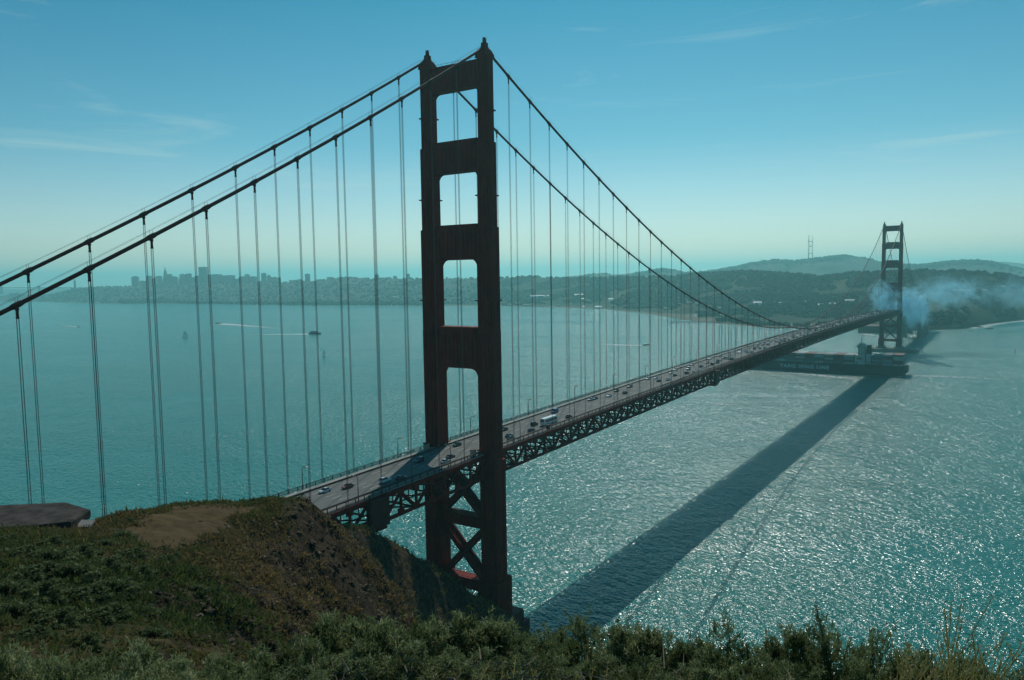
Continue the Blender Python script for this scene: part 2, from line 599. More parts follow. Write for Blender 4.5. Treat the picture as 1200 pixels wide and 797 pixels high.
def headland_material():
    mt = bpy.data.materials.new('headland_soil')
    mt.use_nodes = True
    n, l = mt.node_tree.nodes, mt.node_tree.links
    b = n['Principled BSDF']
    b.inputs['Roughness'].default_value = 0.95
    b.inputs['Specular IOR Level'].default_value = 0.1
    g = n.new('ShaderNodeNewGeometry')

    def noise(s, d=6, r=0.65):
        z = n.new('ShaderNodeTexNoise')
        z.inputs['Scale'].default_value = s
        z.inputs['Detail'].default_value = d
        z.inputs['Roughness'].default_value = r
        l.new(g.outputs['Position'], z.inputs['Vector'])
        return z.outputs[0]

    def ramp(src, stops):
        r = n.new('ShaderNodeValToRGB')
        e = r.color_ramp.elements
        e[0].position, e[0].color = stops[0][0], (*stops[0][1], 1)
        e[1].position, e[1].color = stops[-1][0], (*stops[-1][1], 1)
        for p, c in stops[1:-1]:
            e.new(p).color = (*c, 1)
        l.new(src, r.inputs[0])
        return r.outputs[0]
    cover = ramp(noise(0.16), [(0.34, (0.035, 0.042, 0.016)), (0.47, (0.060, 0.058, 0.020)), (0.56, (0.095, 0.070, 0.028)), (0.68, (0.125, 0.088, 0.038))])
    rock = ramp(noise(0.55, 8, 0.7), [(0.32, (0.014, 0.010, 0.006)), (0.48, (0.042, 0.029, 0.018)), (0.60, (0.080, 0.056, 0.034)), (0.72, (0.15, 0.115, 0.082))])
    sx = n.new('ShaderNodeSeparateXYZ')
    l.new(g.outputs['True Normal'], sx.inputs[0])
    mr = n.new('ShaderNodeMapRange')
    mr.inputs[1].default_value, mr.inputs[2].default_value = 0.95, 0.82
    l.new(sx.outputs[2], mr.inputs[0])
    mx = n.new('ShaderNodeMix')
    mx.data_type = 'RGBA'
    l.new(mr.outputs[0], mx.inputs[0])
    l.new(cover, mx.inputs[6])
    l.new(rock, mx.inputs[7])
    l.new(mx.outputs[2], b.inputs['Base Color'])
    bp = n.new('ShaderNodeBump')
    bp.inputs['Strength'].default_value = 1.0
    bp.inputs['Distance'].default_value = 0.55
    l.new(noise(1.1, 8, 0.72), bp.inputs['Height'])
    l.new(bp.outputs[0], b.inputs['Normal'])
    return mt


tag(grid_mesh('headland_terrain', np.stack([GX, GY, GZ], -1), headland_material()), kind='structure')

# bare gravel on the flat top of the knoll, a sheet just above the ground
pp = np.array([at(px, py, D)[:2] for px, py, D in ((175, 640, 78), (150, 622, 86), (178, 604, 93), (230, 598, 97), (292, 592, 99), (312, 590, 100),
                                                   (298, 600, 95), (262, 612, 91), (238, 628, 84), (215, 645, 77), (192, 650, 75))])
cen = pp.mean(0)
ang = np.linspace(0, 2 * math.pi, 120, endpoint=False)
pa = np.unwrap(np.arctan2(pp[:, 1] - cen[1], pp[:, 0] - cen[0]))
o_ = np.argsort(np.mod(pa, 2 * math.pi))
rr = np.interp(ang, np.mod(pa, 2 * math.pi)[o_], np.hypot(*(pp - cen).T)[o_], period=2 * math.pi)
rr = rr * (1 + 0.10 * fbm(np.cos(ang) * 3, np.sin(ang) * 3, 0.7, 3))
rings = []
for t in np.linspace(0.03, 1, 26):
    x, y = cen[0] + np.cos(ang) * rr * t, cen[1] + np.sin(ang) * rr * t
    rings.append(np.stack([x, y, np.zeros_like(x)], -1))
Pg = np.stack(rings)
Pg = np.concatenate([Pg, Pg[:, :1]], 1)
Pg[..., 2] = ground(Pg[..., 0], Pg[..., 1]) + 0.10 - 0.09 * np.linspace(0.03, 1, 26)[:, None] ** 6
M['gravel'] = pbr('bare_gravel', (0.056, 0.040, 0.020), 0.95, col2=(0.115, 0.080, 0.038), scale=0.7, spec=0.05, bump=0.10, bscale=5.0)
tag(grid_mesh('path', Pg[::-1], M['gravel']), kind='structure')

# ------------------------------------------------------------------ far shore: city, wooded ridge, far hills
def interp(tab, px):
    a = np.array(tab, float)
    return np.interp(px, a[:, 0], a[:, 1])


SHORE = [(-300, 9500), (0, 8200), (50, 7600), (130, 6100), (200, 5750), (350, 4670), (450, 4320), (600, 3840), (700, 3400), (760, 2900), (800, 2500),
         (880, 2170), (960, 2120), (1020, 2050), (1060, 2060), (1085, 2090), (1130, 2170), (1160, 2390), (1200, 2620), (1300, 3300), (1500, 4600)]
CREST_Y = [(-300, 352), (0, 347), (20, 343.8), (42, 347.5), (70, 343.5), (86, 338.5), (110, 336), (140, 337), (160, 335.5), (200, 333.5), (240, 332), (290, 331),
           (320, 331.5), (345, 331), (372, 329), (386, 328), (404, 325.5), (430, 327), (455, 327), (488, 328), (520, 327), (560, 326.5), (600, 325.8), (622, 325),
           (660, 326.8), (700, 326), (750, 325.3), (790, 324), (820, 321.5), (870, 319.3), (900, 321), (950, 324), (975, 322.5), (1000, 321), (1040, 320),
           (1080, 317.8), (1095, 318.8), (1108, 320.8), (1120, 318.5), (1150, 319.4), (1180, 324), (1200, 328), (1260, 336), (1500, 330)]
CREST_D = [(-300, 10300), (0, 9200), (100, 7600), (200, 7000), (350, 6000), (480, 5400), (600, 4900), (750, 4100), (900, 3500), (1100, 3100), (1200, 3300), (1500, 5400)]


def land(px, t):
    """t = 0 at the shoreline, 1 at the crest, up to 1.6 on the far side"""
    px, t = np.asarray(px, float), np.asarray(t, float)
    Ds, Dc = interp(SHORE, px), interp(CREST_D, px)
    cy = interp(CREST_Y, px)
    dv = F_[None, :] * FPX + R_[None, :] * (px.ravel()[:, None] - 600) - U_[None, :] * (cy.ravel()[:, None] - 398.5)
    hz = np.hypot(dv[:, 0], dv[:, 1])
    zc = (EYE[2] + dv[:, 2] / hz * Dc.ravel()).reshape(px.shape)
    dx, dy = (dv[:, 0] / hz).reshape(px.shape), (dv[:, 1] / hz).reshape(px.shape)
    D = Ds + (Dc - Ds) * t
    x, y = EYE[0] + dx * D, EYE[1] + dy * D
    cliff = np.clip((px - 1040) / 60, 0, 1)
    prof_a = np.where(t < 0.28, 0.05 * t / 0.28, 0.05 + 0.95 * (np.clip((t - 0.28) / 0.72, 0, 1) ** 1.15))
    prof_b = np.clip(t, 0, 1) ** 0.75
    prof = prof_a * (1 - cliff) + prof_b * cliff
    back = np.clip((t - 1) / 0.6, 0, 1)
    z = np.maximum(zc, 4) * prof * (1 - 0.9 * back ** 1.3)
    damp = np.clip(t / 0.3, 0, 1) * np.clip(np.abs(1 - t) / 0.08 + 0.12, 0, 1)
    z = z + damp * 0.16 * zc * fbm(x, y, 420.0, 4)
    z = np.where(t <= 0.0, -4.0, z + 1.0)
    return np.stack([x, y, z], -1)


def land_material():
    mt = bpy.data.materials.new('far_shore_ground')
    mt.use_nodes = True
    n, l = mt.node_tree.nodes, mt.node_tree.links
    b = n['Principled BSDF']
    b.inputs['Roughness'].default_value = 0.95
    b.inputs['Specular IOR Level'].default_value = 0.1
    g = n.new('ShaderNodeNewGeometry')

    def noise(s, d=6, r=0.65):
        z = n.new('ShaderNodeTexNoise')
        z.inputs['Scale'].default_value = s
        z.inputs['Detail'].default_value = d
        z.inputs['Roughness'].default_value = r
        l.new(g.outputs['Position'], z.inputs['Vector'])
        return z.outputs[0]

    def ramp(src, stops):
        r = n.new('ShaderNodeValToRGB')
        e = r.color_ramp.elements
        e[0].position, e[0].color = stops[0][0], (*stops[0][1], 1)
        e[1].position, e[1].color = stops[-1][0], (*stops[-1][1], 1)
        for p, c in stops[1:-1]:
            e.new(p).color = (*c, 1)
        l.new(src, r.inputs[0])
        return r.outputs[0]
    veg = ramp(noise(0.006), [(0.36, (0.014, 0.024, 0.012)), (0.52, (0.030, 0.042, 0.018)), (0.64, (0.070, 0.072, 0.030)), (0.76, (0.13, 0.11, 0.065))])
    town = ramp(noise(0.02, 8, 0.8), [(0.36, (0.03, 0.04, 0.03)), (0.50, (0.09, 0.09, 0.08)), (0.66, (0.20, 0.19, 0.17))])
    sx = n.new('ShaderNodeSeparateXYZ')
    l.new(g.outputs['Position'], sx.inputs[0])
    mr = n.new('ShaderNodeMapRange')
    mr.inputs[1].default_value, mr.inputs[2].default_value = -2300, -2900
    l.new(sx.outputs[0], mr.inputs[0])
    mx = n.new('ShaderNodeMix')
    mx.data_type = 'RGBA'
    l.new(mr.outputs[0], mx.inputs[0])
    l.new(veg, mx.inputs[6])
    l.new(town, mx.inputs[7])
    ms = n.new('ShaderNodeMapRange')
    ms.inputs[1].default_value, ms.inputs[2].default_value = 3.6, 1.8
    l.new(sx.outputs[2], ms.inputs[0])
    m2 = n.new('ShaderNodeMix')
    m2.data_type = 'RGBA'
    l.new(ms.outputs[0], m2.inputs[0])
    l.new(mx.outputs[2], m2.inputs[6])
    m2.inputs[7].default_value = (0.17, 0.145, 0.105, 1)
    l.new(m2.outputs[2], b.inputs['Base Color'])
    return mt


pxs = np.linspace(-300, 1500, 520)
ts = np.concatenate([[-0.01, 0.0, 0.004], np.linspace(0.012, 1.0, 70), np.linspace(1.05, 1.6, 10)])
PX, TT = np.meshgrid(pxs, ts, indexing='ij')
tag(grid_mesh('far_shore_land', land(PX, TT), land_material()), kind='structure')


def ridge(name, pts, D, front, back, mat, step=4.0, amp=0.05, z0=0.0):
    px = np.arange(pts[0][0], pts[-1][0] + step, step)
    py = interp(pts, px)
    base = np.array([at(a, b, D) for a, b in zip(px, py)])
    dirs = np.array([(p[:2] - EYE[:2]) / np.linalg.norm(p[:2] - EYE[:2]) for p in base])
    prof = [(-1, 0.0), (-0.8, 0.14), (-0.6, 0.34), (-0.4, 0.58), (-0.25, 0.77), (-0.12, 0.92), (-0.05, 0.98), (0, 1), (0.08, 0.97), (0.25, 0.8), (0.5, 0.5), (0.8, 0.15), (1, 0)]
    prof = list(zip(np.interp(np.linspace(0, 12, 40), range(13), [a for a, _ in prof]), np.interp(np.linspace(0, 12, 40), range(13), [b for _, b in prof])))
    rows = []
    for s, k in prof:
        off = (front if s < 0 else back) * s
        x, y = base[:, 0] + dirs[:, 0] * off, base[:, 1] + dirs[:, 1] * off
        h = z0 + (base[:, 2] - z0) * k
        h = h + (1 - abs(2 * k - 1)) * amp * 8 * base[:, 2] * fbm(x, y, 500.0, 4) + amp * 0.4 * base[:, 2] * fbm(x, y, 120.0, 3) * min(1, k * 2)
        rows.append(np.stack([x, y, h], -1))
    return tag(grid_mesh(name, np.stack(rows, 1), mat), kind='structure')


M['farhill'] = pbr('far_hillside', (0.030, 0.040, 0.022), 0.95, col2=(0.115, 0.11, 0.085), scale=0.008, spec=0.1)
ridge('far_hills', [(560, 329), (640, 326.5), (665, 324), (690, 322), (705, 320.3), (716, 321.8), (735, 321), (750, 318.5), (765, 316), (778, 314.5), (792, 317), (803, 319.5), (826, 318.5),
                    (845, 315.5), (862, 312), (880, 307.5), (897, 305), (910, 304.5), (930, 305.5), (950, 303.5), (962, 302), (976, 300), (990, 299.3), (1005, 301), (1020, 304),
                    (1040, 308), (1060, 309.5), (1082, 310), (1100, 307.5), (1115, 306), (1135, 305), (1155, 305.2), (1168, 308), (1182, 312), (1200, 316), (1250, 319), (1330, 330)],
      7000, 1500, 1800, M['farhill'])
ridge('horizon_hills', [(-120, 338), (-40, 337), (20, 339), (60, 337.5), (120, 336), (200, 334)], 15500, 1500, 2500, M['farhill'], 8.0)
ridge('coast_hills', [(1120, 312), (1150, 308), (1175, 306.5), (1200, 309), (1260, 311), (1400, 318)], 11500, 1500, 2500, M['farhill'], 8.0)

# forest that reads as one mass on the ridge across the strait
ico = []
ph = (1 + 5 ** 0.5) / 2
for a in (-1, 1):
    for b in (-ph, ph):
        ico += [(0, a, b), (a, b, 0), (b, 0, a)]
ico = np.array(ico) / math.hypot(1, ph)
icof = [(i, j, k) for i in range(12) for j in range(i + 1, 12) for k in range(j + 1, 12)
        if all(abs(np.linalg.norm(ico[a] - ico[b]) - 1.0515) < 0.02 for a, b in ((i, j), (j, k), (i, k)))]
icof = [f if np.dot(np.cross(ico[f[1]] - ico[f[0]], ico[f[2]] - ico[f[0]]), ico[f[0]]) > 0 else (f[0], f[2], f[1]) for f in icof]
# one subdivision
sv, sf, cache = [tuple(v) for v in ico], [], {}


def mid(a, b):
    k = (min(a, b), max(a, b))
    if k not in cache:
        p = np.array(sv[a]) + np.array(sv[b])
        sv.append(tuple(p / np.linalg.norm(p)))
        cache[k] = len(sv) - 1
    return cache[k]


for a, b, c in icof:
    ab, bc, ca = mid(a, b), mid(b, c), mid(c, a)
    sf += [(a, ab, ca), (b, bc, ab), (c, ca, bc), (ab, bc, ca)]
SV, SF = np.array(sv), np.array(sf)


def crowns(pos, size, tints, squash=0.8):
    n = len(pos)
    dis = 1 + 0.34 * RNG.normal(size=(n, len(SV), 1)).clip(-1.6, 1.6)
    v = pos[:, None, :] + SV[None] * dis * (size[:, None, None] * np.array([1, 1, squash]))
    f = SF[None] + (np.arange(n) * len(SV))[:, None, None]
    return v.reshape(-1, 3), f.reshape(-1, 3), np.repeat(tints, len(SF)) + RNG.normal(0, 0.08, n * len(SF))


nF = 15000
fp = RNG.uniform(430, 1290, nF)
ft = RNG.uniform(0.02, 1.02, nF) ** 0.85
L = land(fp, ft)
dens = fbm(L[:, 0], L[:, 1], 260.0, 3)
keep = dens > np.where(ft < 0.3, 0.16, -0.22)
keep &= ~((fp > 890) & (fp < 990) & (ft > 0.06) & (ft < 0.24)) & ~((fp > 620) & (fp < 830) & (ft < 0.16))
keep &= ~((fp > 1085) & (ft < 0.62) & (dens < 0.22)) & ~((fp < 560) & (dens < 0.28) & (ft > 0.12))
L, ft2 = L[keep], ft[keep]
sz = RNG.uniform(4.5, 9, len(L))
L = L + np.array([0, 0, 1.0]) * (sz * 0.55)[:, None]
M['forest'] = tinted('forest_leaves', [(0.0, (0.008, 0.016, 0.009)), (0.5, (0.020, 0.034, 0.016)), (1.0, (0.050, 0.062, 0.025))], 0.9, spec=0.1)
v, f, t_ = crowns(L, sz, np.clip(0.45 + 0.9 * fbm(L[:, 0], L[:, 1], 150.0, 2), 0, 1))
tag(raw_mesh('forest', v, f, M['forest'], tint=np.clip(t_, 0, 1)), kind='stuff')
nF = 900
fp = RNG.uniform(138, 500, nF)
ft = np.where(fp < 220, RNG.uniform(0.03, 0.35, nF), RNG.uniform(0.015, 0.10, nF))
L = land(fp, ft)
sz = RNG.uniform(8, 14, nF)
L = L + np.array([0, 0, 1.0]) * (sz * 0.5)[:, None]
v, f, t_ = crowns(L, sz, RNG.uniform(0.2, 0.6, nF))
tag(raw_mesh('waterfront_trees', v, f, M['forest'], tint=np.clip(t_, 0, 1)), kind='stuff')
# crowns along the skyline of the far hills
FARCREST = [(660, 324.6), (690, 322.3), (705, 320.6), (716, 322), (735, 321.3), (750, 318.8), (765, 316.3), (778, 314.9), (792, 317.3), (803, 319.8), (826, 318.8),
            (845, 315.8), (862, 312.3), (880, 307.9), (897, 305.3), (910, 304.9), (930, 305.9), (950, 303.9), (962, 302.4), (976, 300.5), (990, 299.8), (1005, 301.5), (1020, 304.5),
            (1040, 308.4), (1060, 310), (1082, 310.5), (1100, 308), (1115, 306.5), (1135, 305.5), (1155, 305.7), (1168, 308.5), (1182, 312.5), (1200, 316.4), (1230, 319)]
nF = 1700
fp = RNG.uniform(660, 1230, nF)
fd = 7000 - np.abs(RNG.normal(0, 260, nF))
L = np.array([at(a, interp(FARCREST, a) + (7000 - b) * .006, b) for a, b in zip(fp, fd)])
kp = fbm(L[:, 0], L[:, 1], 500.0, 3) > -.12
L = L[kp]
v, f, t_ = crowns(L, RNG.uniform(8, 17, len(L)), RNG.uniform(0.1, 0.6, len(L)))
tag(raw_mesh('hilltop_trees', v, f, M['forest'], tint=np.clip(t_, 0, 1)), kind='stuff')

# --- the city
def window_wall(name, col, dark, sx_, sz_):
    mt = bpy.data.materials.new(name)
    mt.use_nodes = True
    n, l = mt.node_tree.nodes, mt.node_tree.links
    b = n['Principled BSDF']
    b.inputs['Roughness'].default_value = 0.6
    tc = n.new('ShaderNodeTexCoord')
    br = n.new('ShaderNodeTexBrick')
    br.inputs['Color1'].default_value = (*dark, 1)
    br.inputs['Color2'].default_value = (*[c * 1.3 for c in dark], 1)
    br.inputs['Mortar'].default_value = (*col, 1)
    br.inputs['Scale'].default_value = 1.0
    br.inputs['Brick Width'].default_value = sx_
    br.inputs['Row Height'].default_value = sz_
    br.inputs['Mortar Size'].default_value = 1.1
    br.offset = 0.0
    mp = n.new('ShaderNodeMapping')
    mp.inputs['Rotation'].default_value = (R(90), 0, 0)
    l.new(tc.outputs['Object'], mp.inputs[0])
    l.new(mp.outputs[0], br.inputs['Vector'])
    l.new(br.outputs[0], b.inputs['Base Color'])
    return mt


WALLS = [window_wall('office_wall_grey', (0.20, 0.20, 0.19), (0.05, 0.055, 0.06), 5, 4), window_wall('office_wall_tan', (0.28, 0.24, 0.20), (0.07, 0.07, 0.07), 6, 4),
         window_wall('office_wall_dark', (0.08, 0.07, 0.07), (0.03, 0.03, 0.035), 4, 4)]
M['roofgrey'] = pbr('flat_roof', (0.15, 0.145, 0.14), 0.9)
ORD = ['first', 'second', 'third', 'fourth', 'fifth', 'sixth', 'seventh', 'eighth', 'ninth', 'tenth', 'eleventh', 'twelfth', 'thirteenth', 'fourteenth',
       'fifteenth', 'sixteenth', 'seventeenth', 'eighteenth', 'nineteenth', 'twentieth']


def nth(i):
    if i < 20: return ORD[i]
    n = i + 1
    return f"{n}{'th' if 10 < n % 100 < 20 else {1: 'st', 2: 'nd', 3: 'rd'}.get(n % 10, 'th')}"


#        px, top py, width px, kind
TOWERS = [(158.4, 323.8, 7, 'slab with a low roof block', 0), (166, 329.5, 8, 'low block', 1), (174.5, 323.6, 5, 'slim slab', 0), (180.5, 326.5, 6, 'block', 1), (186, 323.8, 6, 'slab', 0),
          (197.3, 321.8, 7, 'broad slab', 0), (204, 324, 8, 'stepped block', 1), (208.5, 327.5, 6, 'low block', 0), (213.7, 321, 5.5, 'slab with a stepped top', 0), (221, 321, 6, 'slab', 2),
          (226.5, 325.5, 6, 'low block', 1), (231.5, 323.6, 5, 'block', 0), (237.8, 313.2, 8.6, 'tall broad dark slab', 2), (251, 322, 15, 'wide flat-topped block', 0),
          (268, 323, 12, 'wide block', 1), (278, 327, 8, 'low block', 0), (284, 324, 7, 'stepped block', 0), (289.5, 321.3, 5, 'slab with a stepped top', 1), (296, 324.4, 9, 'block', 0),
          (309, 320.4, 5, 'tall slim slab', 2), (315, 324, 4, 'narrow gabled tower', 1), (321, 325.2, 7, 'block', 0), (327, 325.6, 3.4, 'narrow slab', 0), (346, 328.6, 12, 'wide low block', 1),
          (351, 327.8, 5, 'block', 0), (360.2, 321.3, 5.2, 'lone tall slab', 0), (375, 327.8, 7, 'low block', 0), (386.8, 324.6, 7, 'block with a small roof house', 1), (399, 325.2, 7, 'low block', 0),
          (409, 325, 8, 'low wide block', 1), (427, 326, 9, 'low wide block', 0), (441.4, 322.2, 4.6, 'slim slab', 0), (449, 325.8, 5, 'low block', 1), (455.5, 325.3, 6, 'block', 0),
          (462.8, 323.9, 3.8, 'slim tower', 2), (470.5, 327.3, 4, 'low block', 0), (478.3, 321.4, 3.6, 'slim tall tower', 0), (480.3, 325.6, 5, 'block beside the slim tower', 1), (488.5, 325.8, 3.5, 'slim block', 0)]
TOWERS.sort(key=lambda t: t[0])
cn = {0: 'grey', 1: 'tan', 2: 'dark'}
seen_l, seen_r = 0, 0
for i, (px, ty, wpx, kd, wi) in enumerate(TOWERS):
    D = float(interp(CREST_D, px)) + 120 + 60 * ((i * 7) % 5)
    top = at(px, ty, D)
    mpp = np.linalg.norm(top - EYE) / FPX
    w = wpx * mpp
    zb = float(land(np.array([px]), np.array([1.02]))[0, 2]) - 12
    h = top[2] - zb
    rz = -YAW * 0 + math.atan2(top[1] - EYE[1], top[0] - EYE[0]) - math.pi / 2 + (0.25 if i % 3 else -0.2)
    g = empty('city_tower', (top[0], top[1], zb), rz)
    wl_ = MB()
    hh = h * (0.93 if ('stepped' in kd or 'roof' in kd) else 1.0)
    wl_.box((0, 0, hh / 2), (w * 0.95, w * 0.75, hh))
    wl_.build('wall', WALLS[wi], g)
    rf = MB()
    if 'stepped' in kd or 'roof' in kd:
        rf.box((0, 0, hh + (h - hh) / 2), (w * 0.5, w * 0.4, h - hh))
        rf.box((0, 0, hh + 0.6), (w * 0.97, w * 0.77, 1.2))
    elif 'gabled' in kd:
        rf.loft([[(-w * .47, -w * .37, hh), (w * .47, -w * .37, hh), (w * .47, w * .37, hh), (-w * .47, w * .37, hh)], [(-w * .1, -w * .1, hh + 14), (w * .1, -w * .1, hh + 14), (w * .1, w * .1, hh + 14), (-w * .1, w * .1, hh + 14)]])
    else:
        rf.box((0, 0, hh + 0.8), (w * 0.97, w * 0.77, 1.6))
        rf.box((w * 0.1, 0, hh + 2.5), (w * 0.3, w * 0.3, 3.4))
    rf.build('roof', M['roofgrey'], g)
    if px < 193.3:
        k = len([t for t in TOWERS if px < t[0] < 193.3])
        where = f'{nth(k)} left of the pointed spire'
    else:
        k = len([t for t in TOWERS if 193.3 < t[0] < px])
        where = f'{nth(k)} right of the pointed spire'
    tag(g, f'hazy {cn[wi]} {kd}, {where}', 'tower building', 'towers of the hazy city skyline')
D = 7150
top = at(193.3, 312.4, D)
zb = float(land(np.array([193.0]), np.array([1.02]))[0, 2]) - 10
g = empty('pyramid_tower', (top[0], top[1], zb), 0.5)
h = top[2] - zb
hw = 3.9 * D / FPX / 2 * 1.5
MB().loft([[(a * hw * k, b * hw * k, h * z) for a, b in ((-1, -1), (1, -1), (1, 1), (-1, 1))] for z, k in ((0, 1), (0.8, 0.27))]).build('wall', WALLS[0], g)
MB().loft([[(a * hw * k, b * hw * k, h * z) for a, b in ((-1, -1), (1, -1), (1, 1), (-1, 1))] for z, k in ((0.8, 0.25), (1.0, 0.02))]).build('spire', M['white'], g)
tag(g, 'tall slender pyramid tower tapering to a pointed spire on the skyline', 'tower building', 'towers of the hazy city skyline')
# memorial column on its hill
p = at(88, 338.5, 7650)
g = empty('memorial_column', p - np.array([0, 0, 12]))
MB().tube([(0, 0, 0), (0, 0, 78), (0, 0, 80)], [9, 8, 7], 12).build('shaft', M['pale'], g)
MB().tube([(0, 0, 80), (0, 0, 92)], [6, 5.5], 12).build('crown', M['pale'], g)
tag(g, 'lone pale column standing on the low hill left of the city', 'tower')
# distant suspension bridge across the bay
D = 10800
g = empty('distant_bridge', (0, 0, 0))
a, b = at(-60, 337.6, D), at(84, 337.2, D - 900)
MB().bar(a, b, 14, 9).build('deck', M['farhill'], g)
for px in (2, 46):
    q = a + (b - a) * ((px + 60) / 144)
    MB().box((q[0], q[1], q[2] - 25), (12, 22, 90)).build('tower', M['farhill'], g)
tag(g, 'faint long bridge deck across the hazy bay at the far left', 'bridge')

# houses: single ones, then the mass behind them as one object
hm = [pbr('house_wall_white', (0.45, 0.44, 0.42), 0.8), pbr('house_wall_tan', (0.34, 0.29, 0.23), 0.8), pbr('house_wall_grey', (0.26, 0.26, 0.26), 0.8)]
M['houseroof'] = pbr('house_roof', (0.10, 0.085, 0.08), 0.9, var=0.3, scale=0.05)
proto = []
for k, nm in enumerate(('white', 'tan', 'grey')):
    mb = MB()
    mb.box((0, 0, 3.0), (18, 14, 14), 0)
    mb.loft([[(-9.4, -7.4, 10), (9.4, -7.4, 10), (9.4, 7.4, 10), (-9.4, 7.4, 10)], [(-9.4, -0.1, 13.5), (9.4, -0.1, 13.5), (9.4, 0.1, 13.5), (-9.4, 0.1, 13.5)]], 1)
    proto.append(mb)
hcount = 0
first = [None] * 3
tries = RNG.uniform(0, 1, (400, 3))
for a, b, c in tries:
    px, t = 215 + 275 * a, 0.14 + 0.62 * b
    if hcount >= 210: break
    p = land(np.array([px]), np.array([t]))[0]
    k = int(c * 3) % 3
    s = 0.8 + 0.9 * ((c * 37) % 1)
    lab = f"small {('white', 'tan', 'grey')[k]} house in the hazy mass of houses under the city towers"
    if first[k] is None:
        o = proto[k].build('hillside_house', [hm[k], M['houseroof']])
        tag(o, lab, 'house', 'houses on the hazy city hillside')
        o.location = tuple(map(float, p)); o.rotation_euler = (0, 0, c * 6); o.scale = (s, s, 0.8 + 0.7 * b)
        first[k] = o
    else:
        dup(first[k], p, c * 6, (s, s, 0.8 + 0.7 * b), lab)
    hcount += 1
n = 2600
px = RNG.uniform(10, 560, n)
t = RNG.uniform(0.10, 1.05, n)
L = land(px, t)
w = RNG.uniform(8, 15, (n, 2)); hgt = RNG.uniform(6, 13, n)
bx = np.array([(a, b, c) for c in (0, 1) for a, b in ((-1, -1), (1, -1), (1, 1), (-1, 1))], float)
an = RNG.uniform(0, 3.1, n)
lx = bx[None, :, 0] * w[:, :1] / 2; ly = bx[None, :, 1] * w[:, 1:] / 2
V = np.stack([L[:, :1] + lx * np.cos(an)[:, None] - ly * np.sin(an)[:, None], L[:, 1:2] + lx * np.sin(an)[:, None] + ly * np.cos(an)[:, None], L[:, 2:] - 4 + bx[None, :, 2] * (hgt[:, None] + 4)], -1)
fq = np.array([(4, 5, 6, 7), (0, 1, 5, 4), (1, 2, 6, 5), (2, 3, 7, 6), (3, 0, 4, 7)])
FQ = fq[None] + (np.arange(n) * 8)[:, None, None]
M['town'] = tinted('town_walls', [(0, (0.08, 0.085, 0.08)), (0.5, (0.20, 0.19, 0.175)), (1, (0.38, 0.37, 0.35))], 0.85)
tag(raw_mesh('distant_houses', V.reshape(-1, 3), FQ.reshape(-1, 4), M['town'], tint=np.repeat(RNG.uniform(0, 1, n) ** 1.6, 5)), kind='stuff')

# domed rotunda by the water
p = at(462, 357.5, 4560)
g = empty('domed_rotunda', p)
MB().tube([(0, 0, -5), (0, 0, 38)], [26, 25], 16).build('drum', hm[1], g)
MB().tube([(0, 0, 38)] + [(0, 0, 38 + 15 * math.sin(a)) for a in np.linspace(0.15, 1.5, 7)], [25] + [24 * math.cos(a) for a in np.linspace(0.15, 1.5, 7)], 16).build('dome', M['pale'], g, True)
tag(g, 'round building with a pale dome among dark waterfront trees', 'building')

# long low buildings of the wooded shore
LOW = [(632, 348.5, 22, 'long white barracks on the slope behind the beach flats'), (678, 347, 10, 'white block above the trees in the middle of the wooded slope'), (683, 351.5, 4, 'small white house just below a white block on the wooded slope'),
       (716, 352.5, 6, 'white house among trees, right of the white barracks'), (597, 360.5, 6, 'pale shed by the water just right of the near tower'), (617, 360.5, 9, 'long pale shed by the water, second right of the near tower'),
       (684, 360.8, 3, 'tiny white hut at the back of the beach'), (701, 362, 8, 'low white shed at the back of the beach'), (888, 357, 9, 'white house row at the wood edge above the green field, leftmost'), (915, 357, 3, 'small white house above the green field'),
       (943, 356, 4, 'white house among dark trees above the green field'), (962, 360, 5, 'bright white building at the right end of the green field'), (976, 359, 6, 'bright white building beside the end of the green field, just left of the smoke'),
       (999, 355, 14, 'long white building behind the left edge of the smoke'), (822, 366, 14, 'reddish shed group at the root of the pier'), (808, 357, 7, 'pale building behind the beach left of the lowest cable'),
       (846, 372, 6, 'small shed on the shore behind the pier'), (1063, 341, 8, 'pale building high behind the smoke, right of the far tower'), (1097, 348, 6, 'pale house at the top of the coast slope'), (1080, 350, 3, 'tiny white house right of the far tower, in the smoke'),
       (1128, 343.5, 16, 'long pale building on the coast slope, left of its pair'), (1150, 343.5, 11, 'long pale building on the coast slope, right of its pair'), (1169, 339, 14, 'long low building highest up on the coast slope at right')]
_rb = random.Random(21)
for _k in range(17):
    _px = 590 + 16.0 * _k + _rb.uniform(-3, 3)
    LOW.append((_px, float(np.interp(_px, (590, 700, 780, 870), (359, 360.5, 364, 369))) - _rb.uniform(0, 9), _rb.uniform(2, 5), f"small pale building near the beach flats, {nth(_k)} from the left of a scattered row"))
